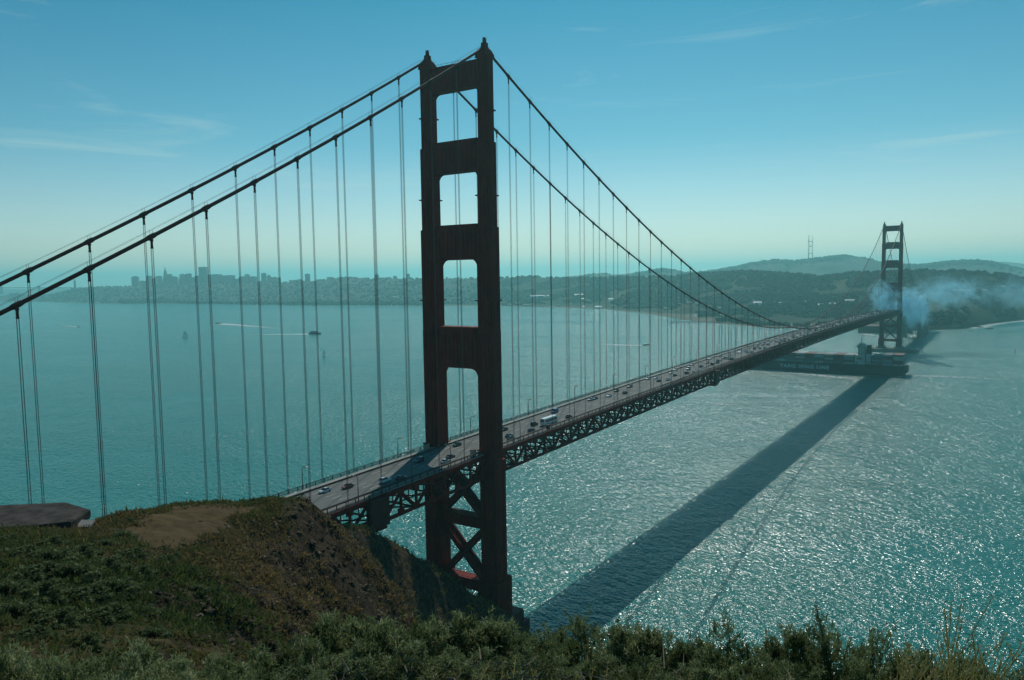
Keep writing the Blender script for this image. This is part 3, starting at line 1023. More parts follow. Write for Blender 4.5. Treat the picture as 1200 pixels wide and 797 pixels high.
for _pi, (px, py, wpx, lab) in enumerate(LOW):
    ts_ = np.linspace(0.01, 1, 200)
    LL = land(np.full(200, float(px)), ts_)
    pj = np.array([project(q)[1] for q in LL])
    k = int(np.argmin(np.abs(pj - py)))
    p = LL[k]
    mpp = np.linalg.norm(p - EYE) / FPX
    w = wpx * mpp
    rz = math.atan2(p[1] - EYE[1], p[0] - EYE[0]) - math.pi / 2
    g = empty('shore_building', p, rz)
    hgt = 8.0 if wpx > 4 else 5.5
    red = 'reddish' in lab
    MB().box((0, 0, hgt / 2 - 2), (w, 12, hgt + 4)).build('wall', M['brick'] if red else (M['white'] if 'white' in lab else M['pale']), g)
    MB().loft([[(-w / 2 - .5, -6.6, hgt), (w / 2 + .5, -6.6, hgt), (w / 2 + .5, 6.6, hgt), (-w / 2 - .5, 6.6, hgt)], [(-w / 2 - .5, -.2, hgt + 3.4), (w / 2 + .5, -.2, hgt + 3.4), (w / 2 + .5, .2, hgt + 3.4), (-w / 2 - .5, .2, hgt + 3.4)]]).build('roof', (M['white'] if 'white' in lab else M['pale']) if not red else M['brick'], g)
    tag(g, lab, 'building')

# tall three-legged mast on the far hill
D = 7050
pb, pt = at(949, 305, D), at(949, 275.5, D)
H = pt[2] - pb[2] + 12
g = empty('radio_mast', pb - np.array([0, 0, 12]))
legs = []
for k in range(3):
    a = 2.0944 * k + 0.15
    pts = [(math.cos(a) * r, math.sin(a) * r, H * z) for z, r in ((0, 27), (0.3, 20), (0.58, 17), (0.76, 21), (1.0, 21))]
    legs.append(pts)
    MB().tube(pts, [3.4, 3.0, 2.8, 2.6, 1.2], 6).build('leg', M['mast'], g)
for z in range(1, 4):
    mb = MB()
    for k in range(3):
        mb.bar(legs[k][z], legs[(k + 1) % 3][z], 2.6, 5.0)
    mb.build('cross_frame', M['mast'], g)
tag(g, 'tall three-legged lattice mast on top of the far hill', 'radio mast')
p = at(891, 306, 6900)
g = empty('antenna', p - np.array([0, 0, 8]))
MB().tube([(0, 0, 0), (0, 0, 44)], [1.4, 0.5], 5).build('pole', M['mast'], g)
tag(g, 'thin antenna on the far hill left of the tall lattice mast', 'antenna')

# pier, fort, rocks, buoy
a, b = on_level(782, 378.6), on_level(895, 379.2)
d = (b - a)[:2]; Lp = float(np.linalg.norm(d)); rz = math.atan2(d[1], d[0])
g = empty('wharf', (a[0], a[1], 0), rz)
MB().box((Lp / 2, 0, 4.2), (Lp, 7, 1.0)).box((12, 6, 4.2), (26, 22, 1.0)).build('pier_deck', M['wood'], g)
mb = MB()
for x in np.arange(1, Lp, 9):
    for y in (-2.6, 2.6): mb.tube([(x, y, -3), (x, y, 3.8)], 0.45, 6)
mb.build('piles', M['wood'], g)
tag(g, 'long thin timber pier reaching out from the far beach', 'pier')

g = empty('brick_fort', (-82, 1752, 0), 0.15)
wm = window_wall('fort_wall', (0.16, 0.085, 0.06), (0.03, 0.025, 0.02), 6, 5)
MB().prism([(-45, -28), (38, -28), (52, 0), (38, 30), (-45, 30)], -3, 15).build('wall', wm, g)
MB().prism([(-46, -29), (38.6, -29), (53, 0), (38.6, 31), (-46, 31)], 15, 16.6).build('parapet', M['brick'], g)
MB().tube([(-30, 10, 16), (-30, 10, 25)], [2.4, 1.8], 8).build('lighthouse', M['white'], g)
tag(g, 'low dark brick fort at the water below the bridge, left of the far tower', 'fort')


def rock(px, py, s, lab, h=0.5):
    p = on_level(px, py)
    dis = 1 + 0.3 * RNG.normal(size=(len(SV), 1)).clip(-1, 1)
    o = raw_mesh('sea_rock', SV * dis * np.array([s, s * .7, s * h]), SF, M['rock'])
    o.location = tuple(map(float, p))
    tag(o, lab, 'rock')


rock(1143, 383.3, 8, 'dark rock in the surf off the coast, leftmost of three')
rock(1149, 383.8, 7, 'dark rock in the surf off the coast, middle of three')
rock(1159, 385.2, 8, 'dark low rock in the surf off the coast, rightmost of three', 0.35)
p = on_level(1189.5, 412.5)
g = empty('buoy', p)
MB().tube([(0, 0, -.6), (0, 0, 0.9)], 1.7, 10).build('float', M['boot'], g)
mb = MB()
for k in range(4):
    a = k * math.pi / 2
    mb.bar((1.2 * math.cos(a), 1.2 * math.sin(a), .9), (.35 * math.cos(a), .35 * math.sin(a), 5), .22, .22)
mb.box((0, 0, 4.6), (1.3, 1.3, 1.6)).build('frame', M['boot'], g)
tag(g, 'small dark buoy in open water at the right edge', 'buoy')

# ------------------------------------------------------------------ foam: wakes and surf
def foam_material(name, dens, scale):
    mt = bpy.data.materials.new(name)
    mt.use_nodes = True
    n, l = mt.node_tree.nodes, mt.node_tree.links
    b = n['Principled BSDF']
    b.inputs['Base Color'].default_value = (0.62, 0.66, 0.64, 1)
    b.inputs['Roughness'].default_value = 0.9
    tc = n.new('ShaderNodeTexCoord')
    g = n.new('ShaderNodeNewGeometry')
    z = n.new('ShaderNodeTexNoise')
    z.inputs['Scale'].default_value = scale
    z.inputs['Detail'].default_value = 5
    z.inputs['Roughness'].default_value = 0.7
    l.new(g.outputs['Position'], z.inputs['Vector'])
    a = n.new('ShaderNodeAttribute')
    a.attribute_name = 'tint'
    ad = n.new('ShaderNodeMath'); ad.operation = 'ADD'
    l.new(z.outputs[0], ad.inputs[0]); l.new(a.outputs['Fac'], ad.inputs[1])
    mr = n.new('ShaderNodeMapRange')
    mr.inputs[1].default_value, mr.inputs[2].default_value = 1.0 - dens, 1.28 - dens
    mr.inputs[4].default_value = 0.9
    l.new(ad.outputs[0], mr.inputs[0])
    l.new(mr.outputs[0], b.inputs['Alpha'])
    return mt


M['foam'] = foam_material('foam', 0.45, 0.22)


def strip(name, pts, widths, dens, lab=None, n_along=60, z=0.05):
    """a ribbon of foam on the water; dens per point thins it out"""
    pts = np.array(pts, float)[:, :2]
    s = np.concatenate([[0], np.cumsum(np.linalg.norm(np.diff(pts, axis=0), axis=1))])
    u = np.linspace(0, s[-1], n_along)
    x, y = np.interp(u, s, pts[:, 0]), np.interp(u, s, pts[:, 1])
    w, dn = np.interp(u, s, widths), np.interp(u, s, dens)
    tx, ty = np.gradient(x), np.gradient(y)
    ln = np.hypot(tx, ty); nx, ny = -ty / ln, tx / ln
    cs = np.linspace(-1, 1, 9)
    jit = 1 + 0.35 * fbm(u, u * 0 + 3, max(6.0, s[-1] / 20), 3)
    P = np.stack([x[:, None] + nx[:, None] * cs * w[:, None] / 2 * jit[:, None], y[:, None] + ny[:, None] * cs * w[:, None] / 2 * jit[:, None], np.full((n_along, 9), z)], -1)
    idx = np.arange(n_along * 9).reshape(n_along, 9)
    q = np.stack([idx[:-1, :-1], idx[1:, :-1], idx[1:, 1:], idx[:-1, 1:]], -1).reshape(-1, 4)
    c2 = (cs[:-1] + cs[1:]) / 2
    td = ((dn[:-1] + dn[1:]) / 2)[:, None] - 0.30 * np.abs(c2)[None] ** 2
    o = raw_mesh(name, P.reshape(-1, 3), q, M['foam'], tint=td.ravel())
    return tag(o, kind='stuff')


def wpx(*pts): return [on_level(*p) for p in pts]


strip('ship_wake', wpx((1050, 441.5), (1075, 440.5), (1100, 441), (1150, 443.2), (1215, 445)), (14, 26, 26, 22, 18), (0.14, 0.26, 0.24, 0.14, 0.06))
strip('ship_wake', wpx((1080, 447), (1130, 451.5), (1180, 455)), (12, 16, 14), (0.0, 0.06, -0.02))
strip('bow_wave', wpx((868, 429.5), (890, 432.5), (930, 437), (975, 441.5), (1012, 444.5)), (10, 18, 20, 20, 12), (0.08, 0.22, 0.18, 0.24, 0.04))
strip('boat_wake', wpx((91, 383.2), (75, 381.8), (60, 380.5)), (38, 46, 55), (0.3, 0.18, -0.12))
strip('boat_wake', wpx((258, 379.4), (285, 381.5), (320, 384.5), (365, 388)), (60, 60, 64, 70), (0.36, 0.28, 0.12, 0.0))
strip('boat_wake', wpx((365, 391.4), (330, 391.8), (300, 392), (255, 391)), (40, 44, 50, 56), (0.34, 0.28, 0.14, -0.06))
strip('boat_wake', wpx((752, 404.8), (725, 404.2), (690, 402.7)), (24, 32, 40), (0.32, 0.22, 0.02))
strip('boat_wake', wpx((820, 474), (845, 473.6), (875, 474.2)), (9, 13, 9), (-0.02, 0.22, -0.02))
strip('current_line', wpx((480, 405), (560, 406), (640, 409), (720, 413), (780, 416)), (14, 26, 34, 30, 16), (-0.1, 0.05, 0.08, 0.05, -0.1))
strip('current_line', wpx((600, 417), (680, 420), (760, 424), (800, 426)), (12, 24, 24, 12), (-0.1, 0.03, 0.03, -0.1))
strip('surf', wpx((1078, 391), (1090, 389.5), (1105, 387), (1120, 386)), (14, 34, 26, 14), (0.0, 0.26, 0.2, 0.0))
strip('surf', wpx((1128, 386.2), (1145, 384), (1160, 380.5), (1180, 377.6), (1205, 375.6), (1240, 373)), (22, 50, 55, 52, 50, 40), (0.08, 0.27, 0.24, 0.25, 0.27, 0.24))
strip('surf', wpx((1008, 391), (1018, 392), (1030, 394), (1046, 394.5)), (22, 30, 18, 10), (0.14, 0.24, 0.18, 0.0))
strip('surf', wpx((640, 362.3), (700, 364.2), (740, 368), (775, 372.5), (800, 377)), (8, 10, 9, 9, 5), (-0.1, -0.02, 0.0, -0.02, -0.1))

# ------------------------------------------------------------------ the bridge
HW_ = 13.716
BR = tag(empty('suspension_bridge'), 'long red suspension bridge with two stepped towers over the strait', 'bridge')


def road_z(y): return 80.2 - 5.4 * ((y - 640) / 640) ** 2


def cable_z(y):
    if 0 <= y <= 1280:
        t = (y - 640) / 640
        return 229.6 - 144.2 * (1 - t * t)
    if y < 0:
        u = -y / 343.0
        return 229.6 + (62.6 - 229.6) * u - 4 * 9.29 * u * (1 - u)
    u = (y - 1280) / 343.0
    return 229.6 + (62.6 - 229.6) * u - 4 * 9.29 * u * (1 - u)


def build_tower(y0, seen_base):
    T = empty('tower', (0, y0, 0), 0, BR)
    #        z0   z1   x_in  x_out  half depth
    SEC = [(9, 24, 9.6, 19.0, 6.4), (24, 72, 10.5, 17.9, 4.8), (72, 122.5, 10.1, 17.1, 4.3), (122.5, 162.5, 10.4, 17.2, 4.0), (162.5, 194.5, 10.9, 16.8, 3.5), (194.5, 225.5, 11.4, 16.3, 3.0)]
    for sgn in (-1, 1):
        mb = MB()
        for z0, z1, xi, xo, h in SEC:
            xs = sorted((sgn * xi, sgn * xo))
            a, b = xs
            n1 = 0.16 * (b - a)
            poly = [(a + n1, -h), (b - n1, -h), (b - n1, -h + .55), (b - .5 * n1, -h + .55), (b - .5 * n1, -h + 1.2), (b, -h + 1.2), (b, h - 1.2), (b - .5 * n1, h - 1.2), (b - .5 * n1, h - .55), (b - n1, h - .55), (b - n1, h),
                    (a + n1, h), (a + n1, h - .55), (a + .5 * n1, h - .55), (a + .5 * n1, h - 1.2), (a, h - 1.2), (a, -h + 1.2), (a + .5 * n1, -h + 1.2), (a + .5 * n1, -h + .55), (a + n1, -h + .55)]
            mb.prism(poly, z0, z1 - 0.02)
            # raised pilaster strips on the outer faces
            for k in (0.33, 0.67):
                xm = a + (b - a) * k
                for s in (-1, 1):
                    mb.box((xm, s * (h + 0.12), (z0 + z1) / 2), (0.55, 0.3, (z1 - z0) * 0.97))
            for k in (-0.35, 0.35):
                xo_ = b if sgn > 0 else a
                mb.box((xo_ + sgn * 0.1, k * h, (z0 + z1) / 2), (0.26, 0.6, (z1 - z0) * 0.97))
            if z0 > 70:
                mb.box(((a + b) / 2, 0, z0 + 4.0 + 8 * (z0 > 120)), (b - a + 0.3, 2 * h + 0.3, 0.45))     # inspection ledge
        mb.build('leg', M['steel'], T)
        sd = MB()
        xc = sgn * 13.85
        sd.loft([[(xc + a * w, b * d, z) for a, b in ((-1, -1), (1, -1), (1, 1), (-1, 1))] for z, w, d in ((225.5, 2.4, 3.05), (227.0, 2.25, 3.1), (228.6, 1.6, 2.2), (229.5, 1.05, 1.2), (230.2, 0.95, 1.0), (231.2, 0.95, 1.0))])
        sd.build('saddle_housing', M['steel'], T)
        bc = MB()
        bc.tube([(xc, 0, 231.2), (xc, 0, 232.4)], [0.75, 0.75], 8)
        for a, b in ((.8, 0), (-.8, 0), (0, .8), (0, -.8)):
            bc.bar((xc + a, b, 231.2), (xc + a, b, 233.2), .12, .12)
        bc.tube([(xc, 0, 232.4), (xc, 0, 233.3)], [0.5, 0.3], 6)
        bc.build('beacon', M['steel_dark'], T)
        pd = MB()
        for z0, z1, xi, xo, h in ((-6, 4.5, 6.5, 22.5, 12.5), (4.5, 9.02, 7.6, 21.0, 10.5)):
            a, b = sorted((sgn * xi, sgn * xo))
            pd.box(((a + b) / 2, 0, (z0 + z1) / 2), (b - a, 2 * h, z1 - z0))
        pd.build('pier', M['steel_dark'] if seen_base else M['concrete'], T)

    def strut(zb, zt, xin, h, r_low, r_up, name='portal_strut'):
        x = xin + 0.35
        poly = []
        poly += [(-x, zb)]
        # haunches into the opening below and the one above: stepped quarter rounds
        lowl = [(-x, zb - r_low), (-x + .18 * r_low, zb - .62 * r_low), (-x + .40 * r_low, zb - .30 * r_low), (-x + .68 * r_low, zb - .10 * r_low), (-x + r_low, zb)]
        upr = [(x - r_up, zt), (x - .62 * r_up, zt + .12 * r_up), (x - .3 * r_up, zt + .34 * r_up), (x - .1 * r_up, zt + .66 * r_up), (x, zt + r_up)]
        lowr = [(-a, b) for a, b in lowl[::-1]]
        upl = [(-a, b) for a, b in upr[::-1]]
        poly = lowl + lowr + upr + upl
        mb = MB()
        mb.xz_prism(poly, -h, h)
        nn = 11
        for k in range(nn):
            xm = -x + 2 * x * (k + .5) / nn
            for s in (-1, 1):
                mb.box((xm, s * (h + .1), (zb + zt) / 2), (x / nn * .9, .24, (zt - zb) * 0.86))
        for s in (-1, 1):
            mb.bar((-x + .6, s * (h - .2), zt + 1.1), (x - .6, s * (h - .2), zt + 1.1), .09, .09)
            for xm in np.linspace(-x + 1, x - 1, 9): mb.bar((xm, s * (h - .2), zt), (xm, s * (h - .2), zt + 1.1), .08, .08)
        mb.build(name, M['steel'], T)
    strut(215.6, 225.0, 11.4, 2.1, 2.3, 0.3)
    strut(184.2, 194.8, 10.9, 2.5, 2.5, 1.5)
    strut(150.4, 162.3, 10.4, 2.9, 2.8, 1.7)
    strut(107.8, 122.2, 10.1, 3.2, 3.2, 1.9)
    strut(44.0, 48.0, 10.5, 2.6, 0.5, 0.5, 'lower_strut')
    strut(18.0, 22.0, 10.0, 2.6, 0.5, 0.5, 'lower_strut')
    for zb, zt in ((22.0, 44.0), (48.0, 68.5)):
        for s in (-1, 1):
            mb = MB()
            for yy in (-1.9, 1.9):
                mb.bar((-s * 10.8, yy, zb), (s * 10.8, yy, zt), 2.0, 0.9, up=(0, 1, 0))
            mb.bar((-s * 10.8, 0, zb), (s * 10.8, 0, zt), 0.5 + .06 * s, 3.0, up=(0, 1, 0))
            mb.build('cross_brace', M['steel'], T)
    return T


# a bar with up=(0,1,0): its width runs in x-z, its height along y
build_tower(0.0, True)
T2 = build_tower(1280.0, False)
# oval concrete fender round the far pier
fp_ = []
for a in np.linspace(0, 2 * math.pi, 40, endpoint=False):
    fp_.append((47 * np.sign(math.cos(a)) * abs(math.cos(a)) ** .8, 25 * np.sign(math.sin(a)) * abs(math.sin(a)) ** .8))
MB().prism(fp_, -4, 5.2).prism([(x * .97, y * .95) for x, y in fp_], 5.2, 6.0).build('pier_fender', M['concrete'], T2)

# cables
ys_all = np.concatenate([np.arange(-343, 0, 6.0), np.arange(0, 1280, 8.0), np.arange(1280, 1624, 7.0)])
ys_all = np.unique(np.concatenate([ys_all, [0, 1280]]))
side = [-(2.625 + 14.94 * k) for k in range(1, 22)]
mainy = [0.632 + 15.663 * k for k in range(1, 82)]
sside = [1282.6 + 14.94 * k for k in range(1, 22)]
for sx_ in (-1, 1):
    c = MB().tube([(sx_ * HW_, y, cable_z(y)) for y in ys_all], 0.47, 10).build('main_cable', M['steel_dark'], BR, True)
    hr = MB()
    yy = np.arange(-343, 640, 7.47)
    for dx in (-0.55, 0.55):
        hr.tube([(sx_ * HW_ + dx, y, cable_z(y) + 1.55) for y in yy], 0.028, 4)
    for y in side + mainy[:34]:
        for dx in (-0.55, 0.55):
            hr.bar((sx_ * HW_ + dx, y, cable_z(y)), (sx_ * HW_ + dx, y, cable_z(y) + 1.6), .05, .05)
    hr.build('hand_rope', M['rope'], c)


def suspender_mb(mb, x, y):
    zt, zb = cable_z(y), road_z(y) - 0.6
    if zt - zb < 1.5: return
    for dy in (-0.22, 0.22):
        for dx in (-0.12, 0.12):
            mb.bar((x + dx, y + dy, zb), (x + dx, y + dy, zt), 0.056, 0.056, up=(0, 1, 0))


def band_mb(mb, x, y):
    e = 1.15
    a, b = (x, y - e, cable_z(y - e)), (x, y + e, cable_z(y + e))
    mb.tube([a, tuple((np.array(a) * 3 + np.array(b)) / 4), tuple((np.array(a) + np.array(b) * 3) / 4), b], [0.52, 0.64, 0.64, 0.52], 8)
    mb.box((x, y, cable_z(y) - .85), (0.6, 0.6, 0.5))
    mb.box((x, y, cable_z(y) - 1.75), (0.12, 0.5, 1.5))
    mb.box((x, y, cable_z(y) - 2.6), (0.36, 0.56, 0.4))


ranked = sorted([(abs(math.hypot(EYE[0] - sx_ * HW_, EYE[1] - y)), sx_, y) for sx_ in (-1, 1) for y in side[:13] + mainy])
rest, restb = MB(), MB()
for i, (_, sx_, y) in enumerate(ranked):
    if i < 99:
        mb = MB(); suspender_mb(mb, sx_ * HW_, y)
        if not mb.v: continue
        s_ = mb.build('suspender', M['rope'], BR)
        b_ = MB(); band_mb(b_, sx_ * HW_, y); b_.build('cable_band', M['steel_dark'], s_)
    else:
        suspender_mb(rest, sx_ * HW_, y); band_mb(restb, sx_ * HW_, y)
for sx_ in (-1, 1):
    for y in side[13:] + sside:
        suspender_mb(rest, sx_ * HW_, y); band_mb(restb, sx_ * HW_, y)
r_ = rest.build('far_suspenders', M['rope'], BR); r_['kind'] = 'stuff'
r_ = restb.build('far_cable_bands', M['steel_dark'], BR); r_['kind'] = 'stuff'

# deck
Y0, Y1 = -343.0, 1900.0
yd = np.arange(Y0, Y1 + 1, 7.83)


def zr(y): return road_z(min(max(y, -343), 1623)) if y <= 1623 else road_z(1623) + (y - 1623) * -0.004


def long_strip(xa, xb, za, zb, name, mat, ys=yd, parent=BR):
    """box section following the road: za/zb relative to the road surface"""
    rings = [[(xa, y, zr(y) + za), (xb, y, zr(y) + za), (xb, y, zr(y) + zb), (xa, y, zr(y) + zb)] for y in ys]
    return MB().loft(rings).build(name, mat, parent)


deck = long_strip(-9.45, 9.45, -0.5, 0.0, 'roadway', M['road'])
mk = MB()
for xl in (-6.3, -3.15, 0.0, 3.15, 6.3):
    for y in np.arange(-340, 1320, 14.0):
        mk.add([(xl - .08, y, zr(y) + .006), (xl + .08, y, zr(y) + .006), (xl + .08, y + 4.5, zr(y + 4.5) + .006), (xl - .08, y + 4.5, zr(y + 4.5) + .006)], [(0, 1, 2, 3)])
mk.build('lane_marking', M['paint'], deck)['kind'] = 'stuff'
for s in (-1, 1):
    a, b = sorted((s * 9.452, s * 9.85))
    long_strip(a, b, -0.5, 0.55, 'kerb_barrier', M['kerb'])
    a, b = sorted((s * 9.852, s * 13.0))
    long_strip(a, b, -0.45, 0.18, 'walkway', M['walk'])
    rl = MB()
    x0 = s * 13.25
    for h_, hz_ in ((1.45, .16), (0.42, .12)):
        rings = [[(x0 - .09, y, zr(y) + h_ - hz_ / 2), (x0 + .09, y, zr(y) + h_ - hz_ / 2), (x0 + .09, y, zr(y) + h_ + hz_ / 2), (x0 - .09, y, zr(y) + h_ + hz_ / 2)] for y in yd[:220]]
        rl.loft(rings)
    for y in np.arange(-340, 1380, 3.915): rl.box((x0, y, zr(y) + .85), (.22, .22, 1.5))
    for y in np.arange(-110, 420, 0.42): rl.box((x0, y, zr(y) + .93), (.05, .12, 1.0))
    rings = [[(x0 - .02, y, zr(y) + .45), (x0 + .02, y, zr(y) + .45), (x0 + .02, y, zr(y) + 1.3), (x0 - .02, y, zr(y) + 1.3)] for y in yd if y > 412]
    rl.loft(rings)
    rl.build('railing', M['steel_dark'], BR)
    # stiffening truss: chords, verticals, diagonals
    tr = MB()
    xt = s * 13.72
    for za, zb_, w in ((-1.75, -0.30, .95), (-9.6, -8.6, .85)):
        rings = [[(xt - w / 2, y, zr(y) + za), (xt + w / 2, y, zr(y) + za), (xt + w / 2, y, zr(y) + zb_), (xt - w / 2, y, zr(y) + zb_)] for y in yd if y < 1640]
        tr.loft(rings)
    for i, y in enumerate(yd[:-1]):
        if y > 1620: break
        tr.bar((xt, y, zr(y) - 8.6), (xt, y, zr(y) - 1.75), .7, .75, up=(0, 1, 0))
        y2 = yd[i + 1]
        if i % 2 == 0: tr.bar((xt, y, zr(y) - 8.7), (xt, y2, zr(y2) - 1.7), .6, .85, up=(1, 0, 0))
        else: tr.bar((xt, y, zr(y) - 1.7), (xt, y2, zr(y2) - 8.7), .6, .85, up=(1, 0, 0))
        ym = (y + y2) / 2                               # light sub-hangers and the inspection walk inside the truss
        tr.bar((xt, ym, zr(ym) - 5.2), (xt, ym, zr(ym) - 1.75), .3, .3, up=(0, 1, 0))
        tr.bar((xt - s * .6, y, zr(y) - 5.2), (xt - s * .6, y2, zr(y2) - 5.2), .35, .4)
        if y < 500:                                     # gusset plates at the chord joints
            for zz in (-2.1, -8.2): tr.box((xt, y, zr(y) + zz), (.8, 2.6, 1.9))
    tr.build('stiffening_truss', M['steel'], BR)
fb, lb = MB(), MB()
for i, y in enumerate(yd[:-1]):
    if y > 1610: break
    fb.box((0, y, zr(y) - 1.35), (26.4, .5, 1.6))
    if i % 2 == 0:
        lb.box((0, y, zr(y) - 9.1), (26.4, .5, .6))
        for s in (-1, 1): lb.bar((s * 13, y, zr(y) - 8.8), (s * 2, y, zr(y) - 2.2), .35, .4)
    y2 = yd[i + 1]
    q = (i // 1) % 4
    xa, xb = ((-13.2, 0), (0, 13.2), (13.2, 0), (0, -13.2))[q]
    lb.bar((xa, y, zr(y) - 9.1), (xb, y2, zr(y2) - 9.1), .5, .5)
    lb.bar((-xa, y, zr(y) - 9.15), (-xb, y2, zr(y2) - 9.15), .45, .45)
for x in (-6.5, 0, 6.5):
    fb.loft([[(x - .25, y, zr(y) - 1.1), (x + .25, y, zr(y) - 1.1), (x + .25, y, zr(y) - .52), (x - .25, y, zr(y) - .52)] for y in yd if y < 1640])
fb.build('floor_beams', M['steel_dark'], BR)
lb.build('lateral_bracing', M['steel_dark'], BR)
# pylons of the south approach
for y in (1632, 1755):
    mb = MB()
    for s in (-1, 1):
        mb.box((s * 16, y, 38), (8, 15, 84)).box((s * 16, y, 4), (11, 19, 16)).box((s * 16, y, 81), (9, 16, 2))
    mb.box((0, y, 40), (26, 8, 50))
    mb.build('approach_pylon', M['concrete'], BR)
mb = MB()
for s in (-1, 1):
    pts = [(s * 12, 1640 + 108 * t, 18 + 46 * math.sin(math.pi * t)) for t in np.linspace(0, 1, 15)]
    for a, b in zip(pts, pts[1:]): mb.bar(a, b, 1.4, 2.2)
    for p in pts[1:-1]: mb.bar(p, (p[0], p[1], zr(p[1]) - 1), .7, .7, up=(0, 1, 0))
mb.build('approach_arch', M['steel'], BR)
mb = MB()
for y in (1800, 1850, 1900):
    for s in (-1, 1): mb.box((s * 9, y, 34), (2, 2, 72))
    mb.box((0, y, 40), (18, 1.4, 1.6))
mb.build('approach_trestle', M['steel'], BR)


# ---- travellers hanging on the truss, small signs
def traveller(y, w, lab, lng):
    g = empty('maintenance_platform', (14.9, y, zr(y)))
    MB().box((0.6, 0, -5.2), (.9, w, 9.2)).build('side_screen', M['steel_dark'], g)
    fr = MB()
    for s in (-1, 1):
        fr.bar((0.2, s * w / 2 * .9, -9.6), (-lng, s * w / 2 * .9, -11.2), .5, .6)
        fr.bar((.0, s * w / 2 * .9, 1.5), (.0, s * w / 2 * .9, -9.8), .25, .25, up=(0, 1, 0))
    fr.box((-lng / 2, 0, -10.9), (lng, w * .95, .7))
    fr.build('frame', M['steel'], g)
    mb = MB()
    for s in (-1, 1): mb.bar((-lng + .5, s * w * .4, -11), (-lng + .5, s * w * .4, -9.8), .3, .3, up=(0, 1, 0))
    mb.build('hanger', M['steel'], g)
    tag(g, lab, 'work platform', 'work platforms under the deck')


traveller(-65.5, 8.6, 'large boxed work platform under the deck just left of the near tower', 9.0)
traveller(268, 7.2, 'small boxed work platform under the middle of the span', 7.0)
g = empty('equipment_cabinet', (13.9, 43.5, zr(43.5)))
MB().box((0, 0, 1.9), (.7, 2.2, 1.9)).build('box', M['steel_dark'], g)
MB().bar((0, -.8, 0), (0, -.8, 1), .12, .12).bar((0, .8, 0), (0, .8, 1), .12, .12).build('leg', M['steel_dark'], g)
tag(g, 'small dark box on the near railing beyond the white coach', 'cabinet')
for s, nm in ((-1, 'far'), (1, 'near')):
    g = empty('tower_shelter', (s * 16.0 * -1 if False else s * 11.6, -9.2, zr(-9)))
    MB().box((0, 0, 1.4), (1.6, 1.8, 2.4)).build('wall', M['pale'], g)
    MB().box((0, 0, 2.75), (2.0, 2.2, .25)).build('roof', M['steel_dark'], g)
    tag(g, f'small walkway shelter before the near tower on the {nm} walkway', 'shelter')

# ------------------------------------------------------------------ street lamps
lamp0 = empty('street_lamp')
MB().tube([(0, 0, 0), (0, 0, .9), (0, 0, 7.2)], [.24, .15, .10], 8).build('pole', M['steel_dark'], lamp0)
MB().tube([(0, 0, 7.1), (-.35, 0, 7.75), (-1.1, 0, 8.05), (-1.9, 0, 8.0)], [.10, .09, .08, .08], 6).build('arm', M['steel_dark'], lamp0)
lh = MB().loft([[(-2.0 + a * w, b * w * .6, z) for a, b in ((-1, -1), (1, -1), (1, 1), (-1, 1))] for z, w in ((7.72, .42), (7.95, .62), (8.12, .36))]).build('lamp_head', M['lamp_lens'], lamp0)
tag(lamp0, 'x', 'street lamp', 'street lamps along the bridge railings')
cnt = 0
for s, nm in ((1, 'near'), (-1, 'far')):
    for k in range(-1, 30):
        y = -72 + 47.2 * k
        if y > 1270: break
        if k == -1: lab = f'street lamp on the {nm} railing, last one before the headland'
        elif k == 0: lab = f'curved street lamp on the {nm} railing, second to the left of the near tower'
        elif k == 1: lab = f'curved street lamp on the {nm} railing, first to the left of the near tower'
        else: lab = f'street lamp on the {nm} railing, {nth(k - 2)} beyond the near tower'
        loc, rz = (s * 12.8, y, zr(y) + .17), (0 if s > 0 else math.pi)
        if cnt == 0:
            lamp0.location, lamp0.rotation_euler, lamp0['label'] = loc, (0, 0, rz), lab
        else:
            dup(lamp0, loc, rz, None, lab)
        cnt += 1

# ------------------------------------------------------------------ vehicles
PAINT = {'silver': (0.58, 0.60, 0.61), 'white': (0.80, 0.80, 0.78), 'black': (0.012, 0.012, 0.014), 'grey': (0.13, 0.14, 0.15), 'dark blue': (0.015, 0.03, 0.09), 'red': (0.25, 0.018, 0.016), 'green': (0.02, 0.07, 0.05), 'tan': (0.35, 0.28, 0.2), 'blue': (0.05, 0.16, 0.32)}
PM = {k: pbr('car_paint_' + k.replace(' ', '_'), v, 0.28, var=0.05, spec=0.6) for k, v in PAINT.items()}


def side_loft(prof_w, mi=0):
    """prof_w: list of (y, z_low, z_high, half width low, half width high) along the vehicle"""
    rings = []
    for y, zl, zh, wl_, wh in prof_w:
        rings.append([(-wl_, y, zl), (wl_, y, zl), (wl_ * 1.02, y, (zl + zh) / 2), (wh, y, zh), (-wh, y, zh), (-wl_ * 1.02, y, (zl + zh) / 2)])
    return rings


